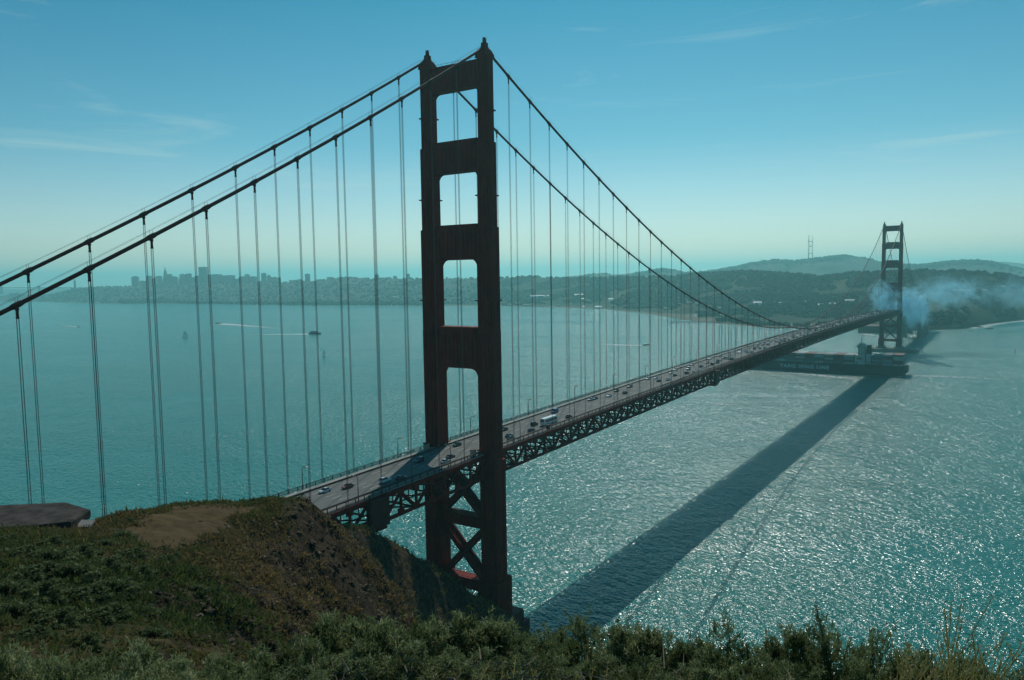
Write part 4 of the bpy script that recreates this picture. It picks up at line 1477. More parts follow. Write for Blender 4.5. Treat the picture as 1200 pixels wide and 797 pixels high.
BODY = {'car': dict(body=[(-2.25, .45, .72, .72, .66), (-2.1, .3, .92, .84, .74), (-1.3, .25, .96, .88, .78), (.7, .25, .98, .88, .78), (1.5, .25, .9, .87, .74), (2.1, .3, .78, .8, .66), (2.28, .42, .62, .66, .58)],
                    cab=[(-1.75, .9, .98, .74, .70), (-1.1, .92, 1.42, .76, .58), (.1, .94, 1.46, .77, .6), (1.05, .92, 1.0, .76, .68)], top=(-1.0, .1, 1.43, .56)),
        'sport utility': dict(body=[(-2.3, .5, .95, .8, .76), (-2.2, .35, 1.12, .9, .82), (.8, .3, 1.14, .92, .84), (1.6, .3, 1.06, .9, .8), (2.2, .35, .9, .86, .74), (2.34, .45, .72, .74, .66)],
                    cab=[(-2.15, 1.08, 1.2, .82, .78), (-1.95, 1.1, 1.74, .82, .68), (.1, 1.1, 1.78, .82, .7), (1.0, 1.08, 1.18, .82, .74)], top=(-1.9, .05, 1.75, .66)),
        'van': dict(body=[(-2.6, .5, 1.9, .9, .84), (-2.5, .35, 2.02, .96, .86), (.9, .3, 2.05, .97, .86), (1.5, .3, 1.2, .95, .84), (2.3, .35, 1.0, .88, .76), (2.5, .5, .8, .76, .66)],
                    cab=[(-1.9, 1.22, 1.85, .99, .93), (.2, 1.22, 1.85, .99, .93), (.95, 1.2, 2.0, .975, .85), (1.6, 1.16, 1.24, .93, .8)], top=(-2.4, .8, 2.05, .8))}


def make_vehicle(kind, colour):
    b = BODY[kind]
    g = empty('parked_car' if False else ('van' if kind == 'van' else 'car'))
    MB().loft(side_loft(b['body'])).build('body', PM[colour], g, False)
    MB().loft(side_loft(b['cab'])).build('window_glass', M['glass'], g)
    y0, y1, z, w = b['top']
    MB().loft([[(-w, y0, z), (w, y0, z), (w, y1, z), (-w, y1, z)], [(-w * .9, y0 + .06, z + .06), (w * .9, y0 + .06, z + .06), (w * .9, y1 - .06, z + .07), (-w * .9, y1 - .06, z + .07)]]).build('roof', PM[colour], g)
    wy = 1.42 if kind != 'van' else 1.6
    for a in (-1, 1):
        for c in (-1, 1):
            MB().tube([(a * .64, c * wy, .33), (a * .9, c * wy, .33)], .33, 12).build('wheel', M['tyre'], g)
    yf, yb = b['body'][-1][0], b['body'][0][0]
    for a in (-1, 1):
        MB().box((a * .58, yf - .06, .68 if kind == 'car' else .82), (.34, .16, .16)).build('headlight', M['head'], g)
        MB().box((a * .6, yb + .03, .78 if kind == 'car' else .98), (.26, .1, .18)).build('taillight', M['tail'], g)
    return g


PROTO, SIMPLE = {}, {}


def far_vehicle(kind, colour):
    b = BODY[kind]
    mb = MB()
    mb.loft(side_loft(b['body']), 0)
    mb.loft(side_loft(b['cab']), 1)
    y0, y1, z, w = b['top']
    mb.loft([[(-w, y0, z), (w, y0, z), (w, y1, z), (-w, y1, z)], [(-w * .9, y0, z + .07), (w * .9, y0, z + .07), (w * .9, y1, z + .07), (-w * .9, y1, z + .07)]], 0)
    wy = 1.42 if kind != 'van' else 1.6
    for a in (-1, 1):
        for c in (-1, 1): mb.tube([(a * .64, c * wy, .33), (a * .9, c * wy, .33)], .33, 8, 2)
    return mb.build('van' if kind == 'van' else 'car', [PM[colour], M['glass'], M['tyre']])


LANE_X = [-7.9, -4.75, -1.6, 1.6, 4.75, 7.9]
LANE_N = ['outermost far lane', 'second far lane', 'innermost far lane', 'innermost near lane', 'second near lane', 'outermost near lane']


def lane_of(x): return int(np.argmin([abs(x - l) for l in LANE_X]))


NEAR = [(-3.8, -70.1, 'car', 'silver', 'silver car alone on the road, nearest to the headland'), (-0.8, -62.8, 'car', 'red', 'red car on the road left of the near tower'), (5.9, -51.5, 'sport utility', 'white', 'white sport utility car just left of the near tower shadow'),
        (7.9, -46.5, 'car', 'black', 'black car beside the white one left of the near tower shadow'),
        (-2.9, -25.1, 'sport utility', 'dark blue', 'dark blue car in the shadow of the near tower'), (-6.0, 2.5, 'car', 'black', 'black car seen between the legs of the near tower'), (6.8, -21.3, 'car', 'silver', 'silver car entering the shadow between the near tower legs'),
        (4.6, -14.5, 'car', 'grey', 'grey car following the silver one between the near tower legs'),
        (-5.4, 81.5, 'van', 'blue', 'pale blue van beyond the white coach on the far side'), (6.6, 73.9, 'car', 'black', 'black car just past the white coach'), (2.9, 51.1, 'sport utility', 'black', 'black car right in front of the white coach'),
        (6.9, 39.6, 'car', 'dark blue', 'dark blue car between the near tower and the white coach'), (-3.2, 35.7, 'car', 'green', 'dark green car right beside the near tower'), (8.2, 22.5, 'car', 'grey', 'grey car by the near railing right beside the near tower'),
        (5.0, 26.0, 'car', 'black', 'black car one lane in from the grey car by the near tower'),
        (-6.2, 120.4, 'car', 'silver', None), (-3.9, 124.5, 'car', 'grey', None), (-0.7, 135.2, 'car', 'white', None), (-6.3, 152.8, 'car', 'green', None), (3.1, 148.5, 'car', 'black', None), (-5.0, 170.2, 'sport utility', 'grey', None),
        (-8.5, 204.3, 'car', 'white', None), (-4.8, 209.4, 'car', 'silver', None), (1.9, 198.5, 'car', 'green', None), (5.2, 205.7, 'car', 'white', None), (-5.3, 235.6, 'car', 'white', None), (-8.4, 251.3, 'car', 'silver', None), (2.0, 225.4, 'car', 'black', None),
        (-2.2, 259, 'van', 'white', None), (4.9, 238.3, 'sport utility', 'dark blue', None), (8.3, 244, 'car', 'white', None), (-8.0, 283, 'car', 'silver', None), (1.7, 275, 'car', 'black', None), (4.9, 290, 'sport utility', 'dark blue', None), (4.9, 301, 'car', 'black', None),
        (-1.7, 297, 'car', 'grey', None), (1.8, 312, 'car', 'green', None)]
vehicles = [(LANE_X[lane_of(x)] + (x - LANE_X[lane_of(x)]) * 0.35, y, k, c, lab) for x, y, k, c, lab in NEAR]
cols = ['silver', 'white', 'white', 'grey', 'silver', 'black', 'tan', 'dark blue', 'white', 'red', 'white', 'silver', 'white', 'silver', 'green']  # white and silver repeated: pale paint stands in for sun glints on far traffic
rv = random.Random(4)
for ln in range(6):
    y = 318 + rv.uniform(0, 18)
    while y < 1500:
        if rv.random() < 0.9:
            vehicles.append((LANE_X[ln] + rv.uniform(-.3, .3), y, rv.choice(['car', 'car', 'sport utility', 'van']), rv.choice(cols), None))
        gap = 34 if y < 420 else (22 if y < 900 else 20)
        y += rv.uniform(0.55, 1.6) * gap
lane_count = [0] * 6
for x, y, kind, colr, lab in sorted(vehicles, key=lambda v: v[1]):
    ln = lane_of(x)
    if lab is None:
        lab = f"{colr} {'tall car' if kind == 'sport utility' else kind} beyond the coach, {nth(lane_count[ln])} in the {LANE_N[ln]}"
        lane_count[ln] += 1
    grp = 'vehicles crossing the bridge'
    ry = 0.0 if ln >= 3 else math.pi
    loc = (x, y, zr(y) + .004)
    book = PROTO if y < 330 else SIMPLE
    if (kind, colr) not in book:
        o = make_vehicle(kind, colr) if y < 330 else far_vehicle(kind, colr)
        o.location, o.rotation_euler = loc, (0, 0, ry)
        tag(o, lab, 'van' if kind == 'van' else 'car', grp)
        book[(kind, colr)] = o
    else:
        dup(book[(kind, colr)], loc, ry, None, lab, grp)
# coach
g = empty('coach', (6.3, 57.1, zr(57.1) + .004))
bw = [(-6.0, .5, 3.1, 1.18, 1.1), (-5.9, .35, 3.3, 1.26, 1.16), (5.6, .35, 3.35, 1.26, 1.16), (5.95, .4, 3.0, 1.24, 1.1), (6.05, .5, 1.5, 1.18, 1.12)]
MB().loft(side_loft(bw)).build('body', PM['white'], g)
MB().box((1.275, 0, 2.1), (.04, 10.4, 1.0)).box((-1.275, 0, 2.1), (.04, 10.4, 1.0)).build('side_window', M['glass'], g)
MB().box((0, 6.03, 2.2), (2.0, .1, 1.2)).build('windscreen', M['glass'], g)
MB().box((0, -6.0, 2.3), (1.8, .08, .9)).build('rear_window', M['glass'], g)
for c in (-3.9, -2.8, 3.9):
    for a in (-1, 1): MB().tube([(a * .95, c, .48), (a * 1.28, c, .48)], .48, 12).build('wheel', M['tyre'], g)
for a in (-1, 1): MB().box((a * .9, 6.08, .85), (.4, .1, .25)).build('headlight', M['head'], g)
tag(g, 'long white coach with dark windows right of the near tower', 'coach')

# ------------------------------------------------------------------ container ship (heading to -X)
w0 = on_level(1062, 441.2)
SX, SY = float(w0[0]), float(w0[1]) + 16.0
ship = tag(empty('container_ship', (SX, SY, 0)), 'black-hulled container ship passing under the bridge, white lettering on its side', 'container ship')
LEN, BM, DK = 262.0, 16.0, 13.5
rings_lo, sect = [], [(0, .80, 4.0), (-3, .9, 2.0), (-12, 1, -2), (-60, 1, -3), (-190, 1, -3), (-225, .86, -3), (-245, .55, -3), (-256, .26, -3), (-262, .05, -3)]
rings = []
for x, k, zb in sect:
    fl = 1.0 if x > -200 else 1.0 + 0.35 * min(1, (-200 - x) / 50)
    xb = x if x > -240 else x + (-(x + 240)) * .35
    top = DK + (0 if x > -205 else 5 * min(1, (-205 - x) / 40))
    rings.append([(x, -BM * min(1, k * fl), top), (xb, -BM * k, max(zb, 1.2)), (xb, -BM * k * .9, zb), (xb, BM * k * .9, zb), (xb, BM * k, max(zb, 1.2)), (x, BM * min(1, k * fl), top)])
MB().loft(rings).build('hull', M['hull'], ship)
MB().box((-120, 0, DK + .06), (232, 30.4, .1)).build('deck', M['deckgrey'], ship)
mb = MB()
for x in np.arange(-205, -1, 6.0):
    for s in (-1, 1): mb.bar((x, s * 15.7, DK), (x, s * 15.7, DK + 1.2), .1, .1, up=(0, 1, 0))
for s in (-1, 1): mb.bar((-205, s * 15.7, DK + 1.2), (-1, s * 15.7, DK + 1.2), .12, .12)
mb.build('guard_rail', M['white'], ship)
mb = MB()
for x in np.arange(-196, 0, 13.3): mb.box((x, -15.2, DK + 2.2), (1.0, 1.0, 4.4))
mb.build('lashing_posts', M['deckgrey'], ship)
HX = float(on_level(1006, 439)[0]) - SX
for lx, lh in [(HX - 14.5 - 13.3 * i + 6.65, 12.2) for i in range(13)] + [(HX + 15.3 + 13.3 * i, 13.0) for i in range(3)]:
    MB().box((lx, 0, DK + .1 + lh / 2), (.8, 29.5, lh)).build('stack_gap_blocker', M['deckgrey'], ship)  # added dark boxes that block light passing between the hollow container stacks
# bridge house
x0 = -70.0 + 6
HX = float(on_level(1006, 439)[0]) - SX
hs = MB()
hs.box((HX, 0, DK + 6.5), (13, 30, 13)).box((HX + 1, 0, DK + 18.5), (9.0, 21, 11)).box((HX - .5, 0, DK + 25.6), (8, 31.6, 3.2)).box((HX, 0, DK + 28), (5, 8, 1.6))
dh = hs.build('deckhouse', pbr('deckhouse_paint', (0.46, 0.46, 0.43), 0.6, var=0.2, scale=0.15), ship)
wd = MB()
for zz in np.arange(DK + 4, DK + 23, 3.1):
    for yy in np.arange(-9, 9.5, 3.0): wd.box((HX - (6.52 if zz < DK + 12.4 else 3.52), yy, zz), (.08, 1.1, 1.0)).box((HX + (6.52 if zz < DK + 12.4 else 5.52), yy, zz), (.08, 1.1, 1.0))
    for xx in (-4, -1.2, 1.6, 4.4): wd.box((HX + xx, -15.02 if zz < DK + 12.4 else -10.52, zz), (1.0, .08, 1.0)) if (zz < DK + 12.4 or -3 < xx < 5) else None
wd.box((HX - 5.02, 0, DK + 26), (.08, 29, 1.3)).box((HX - .5, -15.82, DK + 26), (7, .08, 1.3)).build('window', M['glass'], dh)
ms = MB().tube([(HX, 0, DK + 29), (HX, 0, DK + 41)], [.7, .25], 6)
ms.bar((HX, -4, DK + 36), (HX, 4, DK + 36), .4, .4).bar((HX, -2.5, DK + 38.6), (HX, 2.5, DK + 38.6), .5, .7).build('mast', M['white'], ship)
MB().loft([[(HX + 10 + a * w, b * 3.6, z) for a, b in ((-1, -1), (1, -1), (1, 1), (-1, 1))] for z, w in ((DK, 3.2), (DK + 22, 3.0), (DK + 27, 2.6))]).build('funnel', M['hull'], ship)
MB().box((HX + 10, -4.6, DK + 7), (6.0, 5, 14)).build('casing', M['white'], ship)
# lifeboat on the near side
MB().tube([(HX - 3.5, -16.2, DK + 9), (HX - 2.6, -16.2, DK + 9), (HX + 2.6, -16.2, DK + 9), (HX + 3.5, -16.2, DK + 9)], [.3, 1.3, 1.3, .3], 8).build('lifeboat', pbr('lifeboat_orange', (0.45, 0.12, 0.03), 0.5), ship)
# lettering on the near side
cu = bpy.data.curves.new('lettering', 'FONT')
cu.body = 'YANG MING LINE'
cu.size = 7.6
cu.space_character = 1.25
cu.extrude = 0.03
cu.offset = 0.16
to = bpy.data.objects.new('lettering_source', cu)
COL.objects.link(to)
bpy.context.view_layer.update()
tm = bpy.data.meshes.new_from_object(to.evaluated_get(bpy.context.evaluated_depsgraph_get()))
bpy.data.objects.remove(to)
xs = [v.co.x for v in tm.vertices]
lx0, lx1 = float(on_level(911.5, 434.5)[0]) - SX, float(on_level(969.5, 437.5)[0]) - SX
k = (lx1 - lx0) / (max(xs) - min(xs))
mnx = min(xs)
for v in tm.vertices:
    v.co = Vector(((v.co.x - mnx) * k + lx0, -BM - .04 - v.co.z, 4.6 + v.co.y * 0.92))
tm.materials.append(M['letter'])
lo = bpy.data.objects.new('lettering', tm)
COL.objects.link(lo)
lo.parent = ship

# containers
CC = {'rust red': (0.20, 0.05, 0.035), 'dull blue': (0.045, 0.11, 0.15), 'grey': (0.20, 0.22, 0.22), 'pale grey': (0.36, 0.37, 0.36), 'brown red': (0.14, 0.045, 0.035), 'teal': (0.04, 0.13, 0.13), 'dark blue': (0.03, 0.05, 0.09)}
CM = {k: pbr('container_' + k.replace(' ', '_'), v, 0.6, var=0.2, scale=0.5, bump=0.05, bscale=3, stretch=(6, 1, .2)) for k, v in CC.items()}
CP = {}


def container(x, y, z, colr, lab):
    loc = (SX + x, SY + y, z)
    if colr not in CP:
        mb = MB().box((0, 0, 1.28), (12.1, 2.40, 2.5))
        for s in (-1, 1):
            for a in (-1, 1): mb.box((s * 6.0, a * 1.16, 1.28), (.2, .16, 2.57))
            mb.box((s * 6.0, 0, 2.48), (.2, 2.4, .16))
        for a in (-1, 1):
            mb.box((0, a * 1.19, 2.5), (12.1, .1, .14)).box((0, a * 1.19, .06), (12.1, .1, .14))
            for xx in np.arange(-5.6, 5.7, .7): mb.box((xx, a * 1.2, 1.28), (.3, .05, 2.2))
        CP[colr] = mb.build('container', CM[colr])
        CP[colr].location = loc
        tag(CP[colr], lab, 'container', 'containers stacked on the ship')
    else:
        dup(CP[colr], loc, 0, None, lab)


TN = ['bottom', 'second', 'third', 'fourth', 'fifth', 'sixth', 'seventh']
FWD_TOP = ['pale grey', 'rust red', 'pale grey', 'grey', 'rust red', 'pale grey', 'brown red', 'grey', 'pale grey', 'rust red', 'grey', 'teal', 'grey']
bays = []
for i in range(13):
    bays.append((HX - 14.5 - 13.3 * i, 5 if i not in (2, 7) else 5, f'{nth(i)} stack ahead of the deckhouse', FWD_TOP[i]))
bays += [(HX + 22, 5, 'first stack behind the deckhouse', 'dull blue'), (HX + 35.3, 6, 'second stack behind the deckhouse', 'dark blue'), (HX + 48.6, 6, 'third stack behind the deckhouse', 'rust red')]
last = -4.5 - 6.2
bays = [b for b in bays if b[0] < last + 9]
rc = random.Random(9)
names = list(CC)
for bi, (bx_, nt, where, topc) in enumerate(bays):
    rows = [-14.4 + 2.62 * r for r in range(12)]
    colcol = [rc.choice(names) for _ in range(8)]
    for ti in range(nt):
        for ri, yy in enumerate(rows):
            edge = ri == 0 or ti == nt - 1 or (bi == len(bays) - 1 and ri < 8)
            if not edge: continue
            if ti == nt - 1:
                c_ = topc if rc.random() < .8 else rc.choice(names)
                container(bx_, yy, DK + .12 + ti * 2.58, c_, f'{c_} container in the top layer of the {where}')
            else:
                c_ = colcol[ti] if ri == 0 else rc.choice(names)
                if ri == 0:
                    container(bx_, yy, DK + .12 + ti * 2.58, c_, f'{c_} container, near side, {TN[ti]} tier of the {where}')
                else:
                    container(bx_, yy, DK + .12 + ti * 2.58, c_, f'{c_} container on the stern face, {TN[ti]} tier of the {where}')

# ------------------------------------------------------------------ boats
def hull_mb(L_, w, h, mi=0):
    rg = []
    for t, k in ((0, .8), (.15, .95), (.5, 1), (.8, .7), (.95, .25), (1, .04)):
        x = (t - .5) * L_
        rg.append([(x, -w * k, h * (1 + .25 * t)), (x, -w * k * .75, -.4), (x, w * k * .75, -.4), (x, w * k, h * (1 + .25 * t))])
    return MB().loft(rg)


def motorboat(px, py, heading, L_, lab, dark=False):
    p = on_level(px, py)
    g = empty('motorboat', p, heading)
    hull_mb(L_, L_ * .16, L_ * .12).build('hull', M['boat_dark'] if dark else M['white'], g)
    MB().loft([[(a * L_ * .2 * k - L_ * .05, b * L_ * .11 * k, z) for a, b in ((-1, -1), (1, -1), (1, 1), (-1, 1))] for z, k in ((L_ * .12, 1), (L_ * .24, .8))]).build('cabin', M['white'], g)
    MB().box((L_ * .02, 0, L_ * .19), (L_ * .31, L_ * .196, L_ * .05)).build('cabin_window', M['glass'], g)
    tag(g, lab, 'boat')


def sailboat(px, py, heading, L_, lab):
    p = on_level(px, py)
    g = empty('sailboat', p, heading)
    hull_mb(L_, L_ * .14, L_ * .1).build('hull', M['white'], g)
    MB().tube([(L_ * .08, 0, 0), (L_ * .08, 0, L_ * 1.25)], [.12, .06], 6).build('mast', M['mast'], g)
    MB().loft([[(L_ * .06, .03, L_ * .2), (L_ * .06, -.03, L_ * .2), (L_ * .06, -.03, L_ * 1.22), (L_ * .06, .03, L_ * 1.22)], [(-L_ * .2, .5, L_ * .2), (-L_ * .2, .44, L_ * .2), (-L_ * .02, .3, L_ * 1.1), (-L_ * .02, .36, L_ * 1.1)], [(-L_ * .42, .3, L_ * .2), (-L_ * .42, .24, L_ * .2), (-L_ * .4, .24, L_ * .25), (-L_ * .4, .3, L_ * .25)]]).build('mainsail', M['sail'], g)
    MB().loft([[(L_ * .1, .02, L_ * 1.0), (L_ * .1, -.02, L_ * 1.0), (L_ * .11, -.02, L_ * .98), (L_ * .11, .02, L_ * .98)], [(L_ * .16, .4, L_ * .16), (L_ * .16, .36, L_ * .16), (L_ * .48, .0, L_ * .14), (L_ * .48, .04, L_ * .14)]]).build('jib', M['sail'], g)
    tag(g, lab, 'sailboat')


# headings: the view looks along about -33 degrees, so "to the right" is along R_
hr_ = math.atan2(R_[1], R_[0])
motorboat(92, 383, hr_, 12, 'small white motorboat racing right ahead of its wake at the far left')
motorboat(256, 379.3, hr_ + math.pi, 22, 'dark workboat heading left with a long white wake', True)
sailboat(217, 395, hr_ + .6, 15, 'sailboat left of the two long white wakes')
sailboat(380, 417, hr_ + 2.4, 12, 'lone sailboat in open water below the ferry')
motorboat(757, 404.6, hr_, 15, 'dark speedboat with a white wake seen behind the right-hand suspenders', True)
p = on_level(369, 391.5)
g = empty('ferry', p, hr_)
hull_mb(34, 4.6, 3.2).build('hull', M['boat_dark'], g)
MB().loft([[(a * 12 * k - 2, b * 4.0 * k, z) for a, b in ((-1, -1), (1, -1), (1, 1), (-1, 1))] for z, k in ((3.2, 1), (6.2, .97))]).build('cabin', M['boat_dark'], g)
MB().box((-3, 0, 7.2), (16, 6, 2)).build('upper_deck', M['boat_dark'], g)
MB().box((-2, 0, 4.8), (23, 8.02, .9)).build('cabin_window', M['glass'], g)
MB().tube([(2, 0, 8), (2, 0, 13)], .15, 5).build('mast', M['white'], g)
tag(g, 'dark blue ferry heading right ahead of its straight wake', 'ferry')

# ------------------------------------------------------------------ gun battery roof on the headland
zs = 119.3
sp = [on_level(px, py, zs)[:2] for px, py in ((-70, 600), (-40, 594), (0, 592), (77, 588.5), (106, 597), (83, 611), (40, 616), (-70, 622))]
cen = np.mean(sp, 0)
g = empty('gun_battery', (cen[0], cen[1], zs - 3.4))
lp = [(p[0] - cen[0], p[1] - cen[1]) for p in sp]
ar = sum(lp[i][0] * lp[(i + 1) % 8][1] - lp[(i + 1) % 8][0] * lp[i][1] for i in range(8))
if ar < 0: lp = lp[::-1]
MB().loft([[(x * k, y * k, z) for x, y in lp] for z, k in ((2.45, 0.985), (2.62, 1.0), (3.28, 1.0), (3.4, 0.985))]).build('roof', M['bunker'], g)
MB().prism([(x * .84, y * .84) for x, y in lp], -2.0, 2.44).build('wall', M['bunker'], g)
tag(g, 'weathered angular concrete bunker roof on the headland at the left edge', 'bunker')
p = at(101, 625, 86.5)
g = empty('concrete_block', (p[0], p[1], float(ground(p[0], p[1])[0])), 0.5)
MB().box((0, 0, .2), (1.1, .5, .9)).build('base', M['pale'], g)
MB().loft([[(-.75, -.5, .42), (.75, -.5, .42), (.75, .5, .82), (-.75, .5, .82)], [(-.72, -.5, .54), (.72, -.5, .54), (.72, .46, .94), (-.72, .46, .94)]]).build('cap', M['pale'], g)
tag(g, 'small pale sloping slab on a block beside the end of the bunker roof', 'block')

# ------------------------------------------------------------------ vegetation
def leaves(cen, dirs, length, width, fold=0.0):
    """one quad per leaf: narrow diamond from cen along dirs"""
    n = len(cen)
    d = dirs / np.linalg.norm(dirs, axis=1)[:, None]
    s = np.cross(d, RNG.normal(size=(n, 3)))
    s /= np.linalg.norm(s, axis=1)[:, None] + 1e-9
    L_, W_ = length[:, None], width[:, None]
    bend = RNG.normal(size=(n, 3)) * 0.12 * L_
    V = np.stack([cen, cen + d * L_ * .45 + s * W_ / 2, cen + d * L_ + bend, cen + d * L_ * .45 - s * W_ / 2], 1)
    F = np.arange(n * 4).reshape(n, 4)
    return V.reshape(-1, 3), F


M['shrub'] = tinted('shrub_leaves', [(0, (0.060, 0.085, 0.026)), (0.45, (0.165, 0.205, 0.080)), (0.8, (0.30, 0.335, 0.16)), (1.0, (0.46, 0.46, 0.27))], 0.5, 0.46)
M['scrub'] = tinted('scrub_leaves', [(0, (0.040, 0.060, 0.018)), (0.35, (0.095, 0.125, 0.032)), (0.6, (0.105, 0.105, 0.034)), (0.8, (0.155, 0.115, 0.042)), (1.0, (0.24, 0.165, 0.07))], 0.8, 0.42)
M['grass'] = tinted('grass_blades', [(0, (0.09, 0.11, 0.022)), (0.5, (0.19, 0.20, 0.045)), (0.8, (0.28, 0.25, 0.10)), (1.0, (0.32, 0.27, 0.17))], 0.7, 0.5)
M['bark'] = pbr('shrub_bark', (0.05, 0.04, 0.03), 0.9, var=0.3, scale=20)


def shrub_meshes(seed, n_sprig, per, leaf, wid, grey):
    global RNG
    keep_rng, RNG = RNG, np.random.default_rng(seed)
    # sprigs gathered in clumps over a half-ellipsoid of radius 1, height 1, with dark gaps between the clumps
    nc = 46
    cu_ = RNG.normal(size=(nc, 3)); cu_[:, 2] = np.abs(cu_[:, 2])
    cu_ /= np.linalg.norm(cu_, axis=1)[:, None]
    cc = cu_ * RNG.uniform(.55, .92, (nc, 1))
    cr_ = RNG.uniform(.11, .22, nc)
    wh = RNG.integers(nc, size=n_sprig)
    o3 = RNG.normal(size=(n_sprig, 3)); o3 /= np.linalg.norm(o3, axis=1)[:, None]
    o3[:, 2] = np.where(RNG.uniform(size=n_sprig) < .7, np.abs(o3[:, 2]), o3[:, 2])
    tip = cc[wh] + o3 * (cr_[wh] * RNG.uniform(.5, 1, n_sprig) ** .5)[:, None]
    u = cu_[wh] * .5 + o3
    u /= np.linalg.norm(u, axis=1)[:, None]
    spike = RNG.uniform(size=n_sprig) < 0.05
    tip[spike] *= 1.12
    clump_t = RNG.normal(0, .12, nc)
    base_t = np.clip(0.40 + 0.14 * RNG.normal(size=n_sprig) + clump_t[wh] + grey, 0, 1)
    c = np.repeat(tip, per, 0)
    along = RNG.uniform(0, 1, n_sprig * per)
    ax_ = np.repeat(u + np.array([0, 0, .45]) + .45 * RNG.normal(size=(n_sprig, 3)), per, 0)
    ax_ /= np.linalg.norm(ax_, axis=1)[:, None]
    c = c - ax_ * (along * 0.12)[:, None]
    d = ax_ * 0.9 + RNG.normal(size=c.shape) * 0.75
    V, F = leaves(c, d, leaf * RNG.uniform(.6, 1.3, len(c)), wid * RNG.uniform(.7, 1.2, len(c)))
    t = np.clip(np.repeat(base_t, per) + 0.12 * RNG.normal(size=len(F)) + (RNG.uniform(size=len(F)) < .012) * .5, 0, 1)
    # branches
    mb = MB()
    for k in range(16):
        e = tip[RNG.integers(n_sprig)] * .9
        m_ = e * .5 + RNG.normal(size=3) * .06 + np.array([0, 0, -.08])
        mb.tube([(RNG.normal() * .05, RNG.normal() * .05, -.12), m_, e], [.022, .014, .006], 5)
    RNG = keep_rng
    return V, F, t, mb


SHR = []
for sd, grey, leaf in ((1, .06, .066), (2, .12, .060), (3, .02, .062), (4, .06, .072), (5, .18, .056)):
    V, F, t, mb = shrub_meshes(sd, 1150, 14, leaf, leaf * .24, grey)
    g = empty('shrub')
    raw_mesh('foliage', V, F, M['shrub'], g, tint=t)
    mb.build('branches', M['bark'], g)
    SHR.append(g)
SHC = []
for sd, grey in ((11, -.12), (12, .0), (13, -.05)):
    V, F, t, mb = shrub_meshes(sd, 620, 11, .13, .055, grey)
    g = empty('hill_shrub')
    raw_mesh('foliage', V, F, M['shrub'], g, tint=t)
    mb.build('branches', M['bark'], g)
    SHC.append(g)
used = set()


def put(protos, k, loc, rz, scl, lab, cat, grp):
    o = protos[k]
    if id(o) not in used:
        used.add(id(o))
        o.location = tuple(map(float, loc)); o.rotation_euler = (0, 0, rz); o.scale = scl
        tag(o, lab, cat, grp)
    else:
        tag(dup(o, loc, rz, scl, lab, grp), None, cat)


# front row: px, silhouette py, distance, radius, mesh
FRONT = [(-45, 756, 7.6, .7, 1), (20, 754, 7.4, .7, 1), (75, 746, 8.0, .75, 4), (128, 752, 7.2, .65, 1), (185, 750, 8.0, .7, 4), (240, 760, 7.0, .6, 1), (285, 762, 7.8, .6, 3),
         (335, 744, 8.0, .7, 0), (385, 724, 8.8, .85, 0), (440, 714, 9.2, .95, 3), (500, 714, 9.0, .95, 0), (555, 726, 8.7, .9, 3), (612, 732, 8.6, .85, 0), (660, 728, 9.0, .8, 2),
         (705, 727, 9.0, .8, 2), (752, 736, 8.7, .8, 3), (800, 738, 8.8, .8, 0), (850, 733, 8.8, .75, 2), (905, 729, 9.0, .8, 0), (958, 726, 9.0, .7, 2), (1000, 734, 8.8, .75, 2),
         (1050, 745, 8.6, .75, 0), (1100, 755, 8.4, .7, 2), (1150, 768, 8.2, .7, 3), (1205, 775, 8.0, .7, 0), (1255, 778, 8.0, .7, 2),
         (60, 790, 6.2, .6, 4), (150, 792, 6.2, .55, 1), (330, 786, 6.6, .55, 1), (410, 764, 7.2, .7, 3), (480, 762, 7.1, .7, 0), (545, 764, 7.1, .65, 3), (620, 768, 7.2, .65, 2), (690, 768, 7.3, .6, 0),
         (760, 772, 7.2, .55, 2), (840, 772, 7.2, .55, 3), (920, 770, 7.3, .55, 2), (1000, 774, 7.2, .5, 0)]
desc = {0: 'olive green narrow-leaved', 1: 'grey-green', 2: 'dark green', 3: 'mid green bushy', 4: 'pale silvery green'}
ordr = sorted(range(len(FRONT)), key=lambda i: FRONT[i][0])
back = [i for i in ordr if i < 26]
front = [i for i in ordr if i >= 26]
for i, (px, py, D, rad, k) in enumerate(FRONT):
    p = at(px, py, D)
    gz = float(ground(p[0], p[1])[0])
    h = max(.35, (p[2] - gz) / 1.02)
    if i < 26: lab = f'{desc[k]} shrub, {nth(back.index(i))} from the left in the back row along the ridge'
    else: lab = f'{desc[k]} low shrub, {nth(front.index(i))} from the left in front of the long row'
    put(SHR, k, (p[0], p[1], gz), i * 1.7, (rad, rad, h), lab, 'shrub', 'shrubs along the foreground ridge')

# single dark bushes on the slope at left
HS = [(20, 650, 66, 1.6), (60, 655, 64, 1.9), (95, 648, 68, 1.7), (40, 672, 58, 1.7), (85, 678, 58, 1.9), (125, 668, 63, 1.8), (150, 655, 70, 1.4), (10, 695, 52, 1.5), (50, 702, 52, 1.8),
      (95, 705, 52, 1.7), (135, 692, 56, 1.7), (165, 672, 64, 1.4), (190, 662, 70, 1.2), (20, 728, 46, 1.4), (70, 735, 45, 1.4), (120, 728, 47, 1.5), (165, 712, 52, 1.3), (60, 636, 74, 1.5), (5, 632, 77, 1.3),
      (145, 628, 80, 1.3), (150, 618, 88, 1.0), (255, 648, 78, .8), (232, 690, 62, .9), (-40, 670, 60, 1.6), (-40, 710, 50, 1.5), (180, 745, 44, 1.0), (100, 757, 40, 1.0), (30, 756, 40, 1.1),
      (125, 640, 75, 1.3), (205, 655, 74, .9)]
ordh = sorted(range(len(HS)), key=lambda i: (HS[i][1] // 30, HS[i][0]))
tier = {}
for i in ordh: tier.setdefault(HS[i][1] // 30, []).append(i)
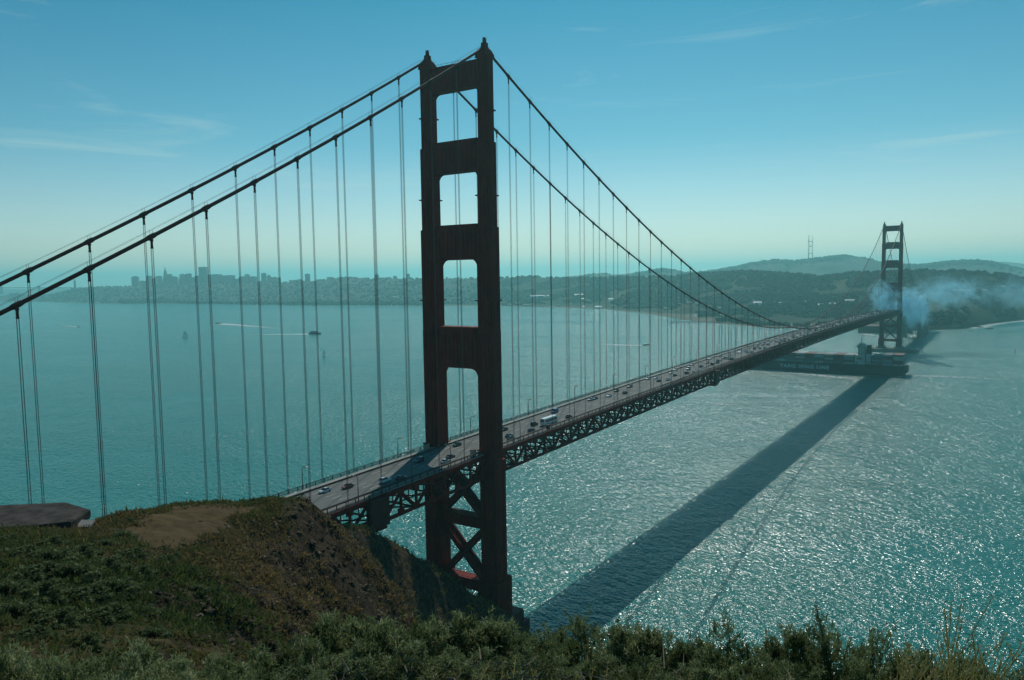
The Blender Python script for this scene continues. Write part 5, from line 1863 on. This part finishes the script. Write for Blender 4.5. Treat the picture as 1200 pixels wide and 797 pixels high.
tn = {20: 'topmost', 21: 'second', 22: 'third', 23: 'fourth', 24: 'fifth', 25: 'lowest'}
for i, (px, py, D, s) in enumerate(HS):
    p = at(px, py, D)
    gz = float(ground(p[0], p[1])[0])
    row = tier[py // 30]
    lab = f"dark rounded bush, {nth(row.index(i))} from left in the {tn[py // 30]} row below the bunker"
    put(SHC, i % 3, (p[0], p[1], gz - .15), i * 2.1, (s, s, s * .72), lab, 'bush', 'bushes on the left slope')


def sample_ground(n, px0, px1, D0, D1, power=1.0):
    px = RNG.uniform(px0, px1, n)
    D = D0 + (D1 - D0) * RNG.uniform(0, 1, n) ** power
    az = YAW + np.arctan((px - 600) / FPX)
    x, y = EYE[0] + np.sin(az) * D, EYE[1] + np.cos(az) * D
    return px, D, x, y


# low scrub and dry tufts over the slope
px, D, x, y = sample_ground(60000, -130, 620, 12, 112, .62)
_b = sample_ground(14000, 385, 640, 185, 290, 1.0)
px, D, x, y = (np.concatenate(k) for k in zip((px, D, x, y), _b))
e = .8
z = ground(x, y); z0 = ground_smooth(x, y)
sl_ = np.hypot(ground_smooth(x + e, y) - z0, ground_smooth(x, y + e) - z0) / e
nz_ = fbm(x, y, 9.0, 4) + .5 * fbm(x, y, 2.2, 3)
inpath = np.zeros(len(x), bool)
pang = np.mod(np.arctan2(y - (PC := np.mean(pp, 0))[1], x - PC[0]), 2 * math.pi)
inpath = np.hypot(x - PC[0], y - PC[1]) < np.interp(pang, ang, rr, period=2 * math.pi) * (.98 - .38 * RNG.uniform(size=len(x)) ** 2.2)
ok = ~inpath & (nz_ + RNG.normal(0, .25, len(x)) > -.18 + .62 * np.clip(sl_ - .42, 0, .6) + .02 * np.clip((px - 190) / 90, 0, 1) * (D < 150))
x, y, z, D, sl_, nz_, px_k = x[ok], y[ok], z[ok], D[ok], sl_[ok], nz_[ok], px[ok]
n = len(x)
per = 8
size = RNG.uniform(.16, .44, n) * (1 + .35 * nz_.clip(-.5, 1)) * np.where(D > 150, 2.6, np.clip(D / 45, .55, 1.15))
C = np.repeat(np.stack([x, y, z], -1), per, 0) + RNG.normal(size=(n * per, 3)) * np.repeat(size, per)[:, None] * np.array([.55, .55, .1])
Dr = RNG.normal(size=(n * per, 3)) * .95 + np.array([0, 0, .75])
sz = np.repeat(size, per)
V, F = leaves(C, Dr, sz * RNG.uniform(.7, 1.5, n * per), sz * RNG.uniform(.22, .5, n * per))
big = fbm(x, y, 22.0, 3)
crest = np.clip(1.25 - np.hypot(x - PC[0], y - PC[1]) / 17.0, 0, 1)
tt_ = np.clip(.30 + .50 * crest + .14 * np.clip((px_k - 210) / 90, 0, 1) + .6 * big + .45 * np.clip(sl_ - .35, 0, .6) + .16 * RNG.normal(size=n), 0, 1)
tag(raw_mesh('scrub_cover', V, F, M['scrub'], tint=np.clip(np.repeat(tt_, per) + .08 * RNG.normal(size=len(F)), 0, 1)), kind='stuff')

# loose stones on the rocky flank
px, D, x, y = sample_ground(9000, 150, 500, 45, 108, 1.0)
z = ground(x, y)
z0 = ground_smooth(x, y)
sl_ = np.hypot(ground_smooth(x + e, y) - z0, ground_smooth(x, y + e) - z0) / e
ok = sl_ > .36
x, y, z = x[ok], y[ok], z[ok]
s_ = .05 + .34 * RNG.uniform(0, 1, len(x)) ** 6
v, f, t_ = crowns(np.stack([x, y, z], -1), s_, RNG.uniform(0, 1, len(x)), .7)
M['stone'] = tinted('loose_stone', [(0, (0.030, 0.020, 0.012)), (.6, (0.085, 0.058, 0.036)), (1, (0.17, 0.13, 0.09))], .9, spec=.15)
tag(raw_mesh('loose_rocks', v, f, M['stone'], tint=np.clip(t_, 0, 1)), kind='stuff')

# grass at the viewer's feet: short green blades, tall dry stalks on the right
px, D, x, y = sample_ground(17000, -60, 1290, 3.6, 9.6, .8)
kp = (px > 560 + 160 * fbm(px, D * 60, 160.0, 2)) | (RNG.uniform(size=len(px)) < .22)
px, D, x, y = px[kp], D[kp], x[kp], y[kp]
z = ground(x, y)
per = 7
n = len(x)
C = np.repeat(np.stack([x, y, z], -1), per, 0) + RNG.normal(size=(n * per, 3)) * np.array([.05, .05, .0])
Dr = RNG.normal(size=(n * per, 3)) * .34 + np.array([0, 0, 1.0])
hgt = np.repeat(RNG.uniform(.10, .27, n) * np.where(px > 560, 1.1, .8), per) * RNG.uniform(.6, 1.2, n * per)
V, F = leaves(C, Dr, hgt, np.full(n * per, .009))
gt = np.clip(np.repeat(.38 + .5 * fbm(x, y, 2.0, 3), per) + .16 * RNG.normal(size=n * per) + (RNG.uniform(size=n * per) < .04) * .5, 0, 1)
tag(raw_mesh('grass', V, F, M['grass'], tint=gt), kind='stuff')
# stalks
n = 520
pk = np.where(RNG.uniform(size=n) < .8, RNG.uniform(1000, 1270, n), RNG.uniform(520, 1000, n))
D = RNG.uniform(6.2, 9.8, n)
az = YAW + np.arctan((pk - 600) / FPX)
x, y = EYE[0] + np.sin(az) * D, EYE[1] + np.cos(az) * D
z = ground(x, y)
hh = RNG.uniform(.4, .8, n) * np.where(pk > 1050, 1.0 + .75 * np.exp(-((pk - 1125) / 60) ** 2), .7)
lean = RNG.normal(size=(n, 3)) * .16 + R_[None] * .10
Vs, Fs, Ts = [], [], []
o_ = 0
for i in range(n):
    b_ = np.array([x[i], y[i], z[i]])
    pts = [b_ + np.array([lean[i, 0] * t * t, lean[i, 1] * t * t, t]) * hh[i] for t in (0, .35, .7, 1.0)]
    w = .0052
    s = np.array([R_[0], R_[1], 0]) * w
    s2 = np.array([-R_[1], R_[0], 0]) * w
    for sd in (s, s2):
        for a, b in zip(pts, pts[1:]):
            Vs += [a - sd, a + sd, b + sd * .8, b - sd * .8]
            Fs.append((o_, o_ + 1, o_ + 2, o_ + 3)); o_ += 4
            Ts.append(.55 + .3 * ((i * .37) % 1))
    for k in range(11):
        t = RNG.uniform(.74, 1.04)
        q = pts[2] + (pts[3] - pts[2]) * ((t - .7) / .3)
        dv = np.array([RNG.normal() * .5, RNG.normal() * .5, .8]); dv /= np.linalg.norm(dv)
        sv_ = np.cross(dv, RNG.normal(size=3)); sv_ /= np.linalg.norm(sv_)
        l_ = .035
        Vs += [q, q + dv * l_ * .5 + sv_ * .006, q + dv * l_, q + dv * l_ * .5 - sv_ * .006]
        Fs.append((o_, o_ + 1, o_ + 2, o_ + 3)); o_ += 4
        Ts.append(.7 + .3 * ((i * .61) % 1))
tag(raw_mesh('tall_grass', np.array(Vs), np.array(Fs), M['grass'], tint=np.array(Ts)), kind='stuff')
# a single taller sprig leaning out of the row
p = at(966, 735, 8.9)
gz = float(ground(p[0], p[1])[0])
g = empty('tall_sprig', (p[0], p[1], gz))
tipz = at(960, 712, 8.9)[2] - gz
pts = [np.array([0, 0, 0.0]), np.array([.02, 0, tipz * .5]), np.array([-.02, .01, tipz * .8]), np.array([-.10, .03, tipz])]
MB().tube(pts, [.012, .010, .008, .004], 6).build('stem', M['bark'], g)
n = 520
t = RNG.uniform(.35, 1.0, n)
C = np.stack([np.interp(t, (0, .5, .8, 1), [q[k] for q in pts]) for k in range(3)], -1) + RNG.normal(size=(n, 3)) * .022
V, F = leaves(C, RNG.normal(size=(n, 3)) + np.array([0, 0, .5]), RNG.uniform(.03, .06, n), np.full(n, .012))
raw_mesh('foliage', V, F, M['shrub'], g, tint=np.clip(RNG.normal(.3, .18, n), 0, 1))
tag(g, 'dark leafy sprig standing taller than the shrubs around it', 'sprig')
# dead twigs lying in the shrubs
mb = MB()
for i in range(420):
    p_ = RNG.uniform(300, 1200); D_ = RNG.uniform(6.2, 9.2)
    az = YAW + math.atan((p_ - 600) / FPX)
    b_ = np.array([EYE[0] + math.sin(az) * D_, EYE[1] + math.cos(az) * D_, 0.0]); b_[2] = float(ground(b_[0], b_[1])[0]) + RNG.uniform(.1, .5)
    d_ = RNG.normal(size=3) * np.array([1, 1, .45]); d_ /= np.linalg.norm(d_)
    l_ = RNG.uniform(.10, .38)
    mb.tube([b_, b_ + d_ * l_ * .5 + RNG.normal(size=3) * .02, b_ + d_ * l_], [.006, .005, .002], 4)
M['twig'] = pbr('dry_twig', (0.20, 0.155, 0.11), .85, var=.3, scale=8)
tag(mb.build('dead_twigs', M['twig']), kind='stuff')

# ------------------------------------------------------------------ blue smoke round the far tower
def smoke(name, c, r, dens, seed, nscale, thr, rz=0.0):
    mt = bpy.data.materials.new(name)
    mt.use_nodes = True
    n, l = mt.node_tree.nodes, mt.node_tree.links
    n.remove(n['Principled BSDF'])
    v = n.new('ShaderNodeVolumePrincipled')
    v.inputs['Color'].default_value = (0.44, 0.84, 1.0, 1)
    v.inputs['Absorption Color'].default_value = (0.0, 0.0, 0.0, 1)
    v.inputs['Anisotropy'].default_value = 0.6
    tc = n.new('ShaderNodeTexCoord')
    ln = n.new('ShaderNodeVectorMath'); ln.operation = 'LENGTH'
    l.new(tc.outputs['Object'], ln.inputs[0])
    mp = n.new('ShaderNodeMapping')
    mp.inputs['Location'].default_value = (seed, seed * 1.7, -seed)
    mp.inputs['Scale'].default_value = (r[0] / r[2], r[1] / r[2], 1)
    l.new(tc.outputs['Object'], mp.inputs[0])
    z = n.new('ShaderNodeTexNoise')
    z.inputs['Scale'].default_value = nscale
    z.inputs['Detail'].default_value = 6
    z.inputs['Roughness'].default_value = .62
    z.inputs['Distortion'].default_value = .9
    l.new(mp.outputs[0], z.inputs['Vector'])
    mr = n.new('ShaderNodeMapRange')
    mr.inputs[1].default_value, mr.inputs[2].default_value, mr.inputs[3].default_value, mr.inputs[4].default_value = 1.0, .3, 0.0, 1.0
    l.new(ln.outputs['Value'], mr.inputs[0])
    m1 = n.new('ShaderNodeMath'); m1.operation = 'MULTIPLY_ADD'
    l.new(mr.outputs[0], m1.inputs[0]); m1.inputs[1].default_value = .38; l.new(z.outputs[0], m1.inputs[2])
    m2 = n.new('ShaderNodeMapRange')
    m2.inputs[1].default_value, m2.inputs[2].default_value, m2.inputs[3].default_value, m2.inputs[4].default_value = thr, thr + .28, 0, dens
    l.new(m1.outputs[0], m2.inputs[0])
    m3 = n.new('ShaderNodeMath'); m3.operation = 'MULTIPLY'
    l.new(m2.outputs[0], m3.inputs[0]); l.new(mr.outputs[0], m3.inputs[1])
    l.new(m3.outputs[0], v.inputs['Density'])
    l.new(v.outputs[0], n['Material Output'].inputs['Volume'])
    o = raw_mesh(name, SV * 1.06, SF, mt)
    o.location, o.scale, o.rotation_euler = c, r, (0, 0, rz)
    return tag(o, kind='stuff')


smoke('smoke', (-8, 1236, 96), (54, 46, 52), 0.15, 3.0, 2.6, .75)
smoke('smoke', (30, 1292, 76), (62, 52, 62), 0.125, 8.0, 2.6, .75)
smoke('smoke', (84, 1370, 104), (125, 80, 60), 0.030, 21.0, 2.9, .76, .3)
smoke('smoke', (215, 1560, 98), (180, 100, 66), 0.012, 14.0, 2.8, .74, .3)

# ------------------------------------------------------------------ air
HB = 31500.0
hz = MB().box((0, 0, 270.0), (2 * HB, 2 * HB, 620.0))
hm_ = bpy.data.materials.new('haze')
hm_.use_nodes = True
nn, ll = hm_.node_tree.nodes, hm_.node_tree.links
nn.remove(nn['Principled BSDF'])
hv = nn.new('ShaderNodeVolumePrincipled')
hv.inputs['Color'].default_value = (0.44, 1.0, 1.0, 1)
hv.inputs['Density'].default_value = HAZE_DENSITY
hv.inputs['Anisotropy'].default_value = 0.45
ll.new(hv.outputs[0], nn['Material Output'].inputs['Volume'])
tag(hz.build('haze', hm_), kind='stuff')
